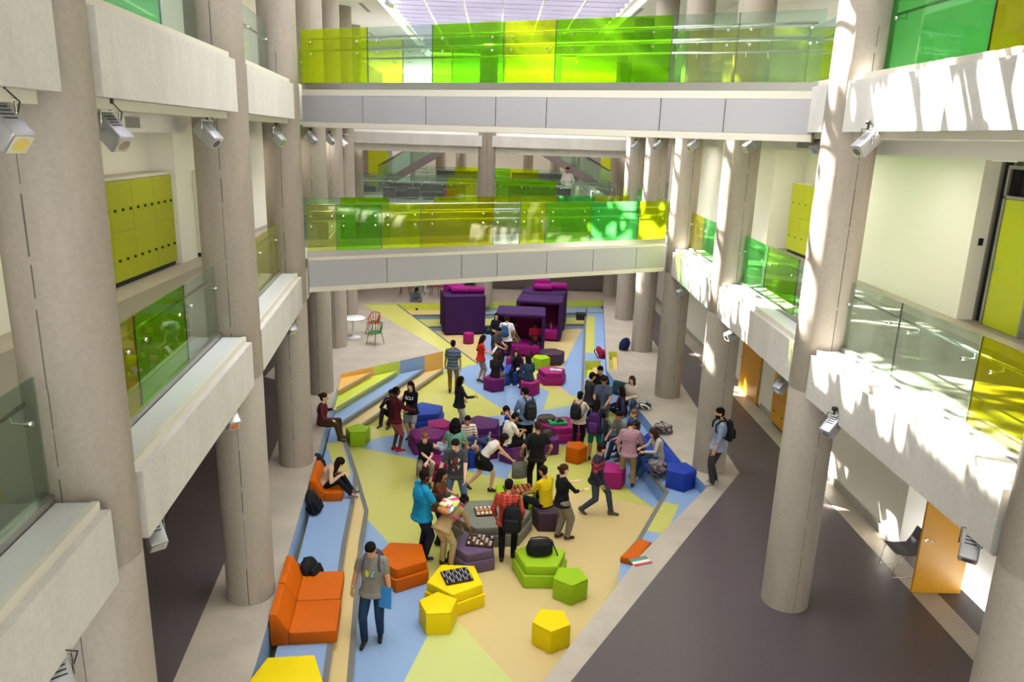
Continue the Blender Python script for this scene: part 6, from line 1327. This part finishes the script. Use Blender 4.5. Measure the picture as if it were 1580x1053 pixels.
rest_pack(1022, 668, 0, 120, 'patterned grey backpack lying on the stone behind the seated group', PAT, tilt=-62, sz=(.42, .24, .46))
rest_pack(1014, 728, LZ+.14, 100, 'patterned brown backpack lying at the front of the blue seats', blotch('pattern_bag2', ['#5a4a48', '#7d6f70', '#3d3436', '#978a86'], 24), tilt=-60, sz=(.42, .24, .46))
rest_pack(994, 631, 0, 80, 'black and white striped bag lying behind the cream sweater', bands('bag_stripe', [(0, '#22222a'), (.5, '#cfccc6')], 14, 'X'), tilt=-60, sz=(.38, .2, .4))
def bag_on(key, dx, dy, rz, label, col, sz=(.46, .2, .28)):
    c = POUF[key]; t = empty('shoulder_bag', (c.x+dx, c.y+dy, c.z), rad(rz), label, 'bag'); sx, sy, s_ = sz
    mb = MB(); q = [(V3((.01*math.sin(k*2), 0, s_*z)), V3((sx/2*a, 0, .012*math.sin(k*1.7))), V3((0, sy/2*b, 0))) for k, (z, a, b) in enumerate(((.02, .86, .8), (.08, .98, 1.0), (.35, 1.04, 1.08), (.6, 1.0, .9), (.8, .92, .68), (.95, .8, .42), (1.0, .6, .2)))]
    mb.loft(q, 22); mb.build('body', cloth(col, .65), t)
    mb = MB(); mb.loft([(V3((0, -sy*.50+.006*k, s_*z)), V3((sx/2*a, 0, 0)), V3((0, .03, 0))) for k, (z, a) in enumerate(((.18, .72), (.22, .8), (.5, .86), (.75, .84), (.92, .74)))], 18); mb.build('flap', cloth(col, .65), t)
    mb = MB(); mb.tube([(-sx*.44, .04, s_*.7), (-sx*.3, .08, s_*.98), (0, .08, s_*1.03), (sx*.3, .08, s_*.96), (sx*.5, .08, s_*.7), (sx*.58, .05, s_*.3), (sx*.66, .0, .02), (sx*.64, -.12, .02)], .015, 8); mb.build('strap', MATS['black'], t); return t
bag_on('g1', -.02, .02, 8, 'black shoulder bag on the large lime green pouf', '#16171b', (.5, .26, .30))
bag_on('p3', -.05, .02, 40, 'crumpled grey-brown bag on the small purple pouf', '#4d443d', (.34, .2, .18))
def tray(key, dx, dy, rz, W, D, label, base, n, m, item, cols, sz):
    c = POUF[key]; t = empty('tray', (c.x+dx, c.y+dy, c.z), rad(rz), label, 'tray')
    mb = MB(); mb.rbox((0, 0, .012), (W, D, .022), .008, seg=2); mb.build('board', cloth(base, .5), t)
    mb = MB()
    for s in (-1, 1): mb.rbox((s*W/2, 0, .022), (.014, D, .04), .006, seg=1); mb.rbox((0, s*D/2, .022), (W, .014, .04), .006, seg=1)
    mb.build('rim', cloth('#3a2418', .5), t)
    k = 0
    for i in range(n):
        for j in range(m):
            x = -W/2+W*(i+.5)/n; y = -D/2+D*(j+.5)/m; f = MB(); f.rbox((0, 0, sz[2]/2), sz, min(sz)*.3, seg=2)
            o = f.build(item, cloth(cols[k % len(cols)], .6)); o.location = t.matrix_world.translation if False else (c.x+dx+x*math.cos(rad(rz))-y*math.sin(rad(rz)), c.y+dy+x*math.sin(rad(rz))+y*math.cos(rad(rz)), c.z+.0235); o.rotation_euler = (0, 0, rad(rz)); yield o; k += 1
def trays(group, label, *a):
    for o in tray(*a): tag(o, label, 'food', group)
trays('sandwich rolls on the lime pouf tray', 'brown sandwich roll in the tray on the lime pouf beside the grey table', 'g3', .08, .02, 12, .62, .42, 'brown wooden tray of sandwich rolls on the lime pouf', '#7a4420', 6, 2, 'sandwich_roll', ['#a8693a', '#b97a45', '#8c4f2a'], (.06, .17, .05))
trays('cakes on the mauve pouf tray', 'small white-topped cake in the tray on the mauve pouf', 'm1', .14, .03, -8, .5, .38, 'brown tray of small white-topped cakes on the mauve pouf', '#5d3a22', 6, 4, 'small_cake', ['#d8d0cc', '#4a3026', '#c9c0bd'], (.05, .055, .045))
trays('striped pieces in the dark tray', 'white striped piece in the dark tray on the large yellow pouf', 'yB', .02, .02, 20, .48, .40, 'dark tray of striped pieces on the large yellow pouf', '#201a1c', 12, 4, 'wafer_piece', ['#bdb9be', '#2a2226', '#a9a4ac'], (.016, .085, .03))
trays('cakes on the grey table board', 'white cake in the board on the grey pouf table', 't1', -.1, .02, 10, .44, .34, 'wooden board of white cakes on the grey pouf table', '#a5672f', 5, 3, 'small_cake', ['#dcd6d0', '#b98a58', '#d8d2ce'], (.055, .07, .045))
c = POUF['mg5']; t = empty('magazine', (c.x+.12, c.y-.02, c.z), rad(-15), 'open magazine lying on the magenta pouf', 'magazine'); 
for s in (-1, 1): mb = MB(); mb.rbox((s*.105, 0, .012), (.2, .28, .02), .006, seg=2); mb.build('page', blotch('pages', ['#cfcbc8', '#8b8a90', '#d9d5d0', '#5f5f68'], 9), t)
c = POUF['mg3']; t = empty('game_box', (c.x-.12, c.y-.1, c.z), rad(10), 'green game box with black pieces on the long magenta pouf', 'game')
mb = MB(); mb.rbox((0, 0, .04), (.5, .36, .08), .01); mb.build('box', cloth('#2e9a57', .5), t)
for x, y in ((-.1, .05), (.08, .06), (.0, -.08), (.12, -.06)): mb = MB(); mb.lathe([(.005, .08), (.05, .08), (.055, .1), (.04, .13), (.005, .135)], (x, y, 0), 14); mb.build('piece', MATS['black'], t)
c = POUF['mg3']; bag_on('mg3', -.42, .12, 15, 'brown-grey cloth bag at the left end of the long magenta pouf', '#5f5247', (.5, .28, .14))
g = G(988, 867, 0); mb = MB(); mb.rbox((0, 0, .01), (.36, .24, .018), .006, seg=1); o = mb.build('magazine', bands('mag_cover', [(0, '#3c8f7c'), (.35, '#c0455a'), (.7, '#d8d2ca')], 4, 'Y')); o.location = (g.x, g.y, .002); o.rotation_euler = (0, 0, rad(20)); tag(o, 'magazine with a red and green cover on the stone edge', 'magazine')
g = G(898, 497, FZ); mb = MB(); mb.rbox((0, 0, .25), (.42, .4, .5), .03); o = mb.build('speaker_box', MATS['black']); o.location = (g.x-.1, g.y-.35, FZ); tag(o, 'small black box standing by the far end of the ledge', 'box')
wr = PEOPLE['redtee']; mb = MB(); mb.box((-.11, -.003, -.15), (.11, .003, .15)); o = mb.build('paper_sheet', MATS['white_top']); o.matrix_world = wr['M']@Matrix.Translation((wr['hands'][0][4]+wr['hands'][1][4])/2+V3((0, .05, .08)))@RX(-35).to_4x4(); tag(o, 'white sheet of paper read by the person in the red T-shirt', 'paper')
finish()
# ------------------------------------------------------------------ daylight
w = bpy.data.worlds.new('sky'); SC.world = w; w.use_nodes = True; nt = w.node_tree
bg = nt.nodes['Background']; bg.inputs['Color'].default_value = (.93, .96, 1.0, 1); bg.inputs['Strength'].default_value = 7.6
sl = bpy.data.lights.new('sun', 'SUN'); sl.energy = 75; sl.angle = rad(.7); sl.color = (1, .95, .86)
so = bpy.data.objects.new('sun', sl); COL.objects.link(so); so.rotation_euler = SUN.to_track_quat('Z', 'Y').to_euler(); so.location = (-8, 25, 30)
SC.view_settings.view_transform = 'Standard'; SC.view_settings.look = 'None'; SC.view_settings.exposure = 0.5; SC.view_settings.gamma = 1
SC.cycles.transparent_max_bounces = 24
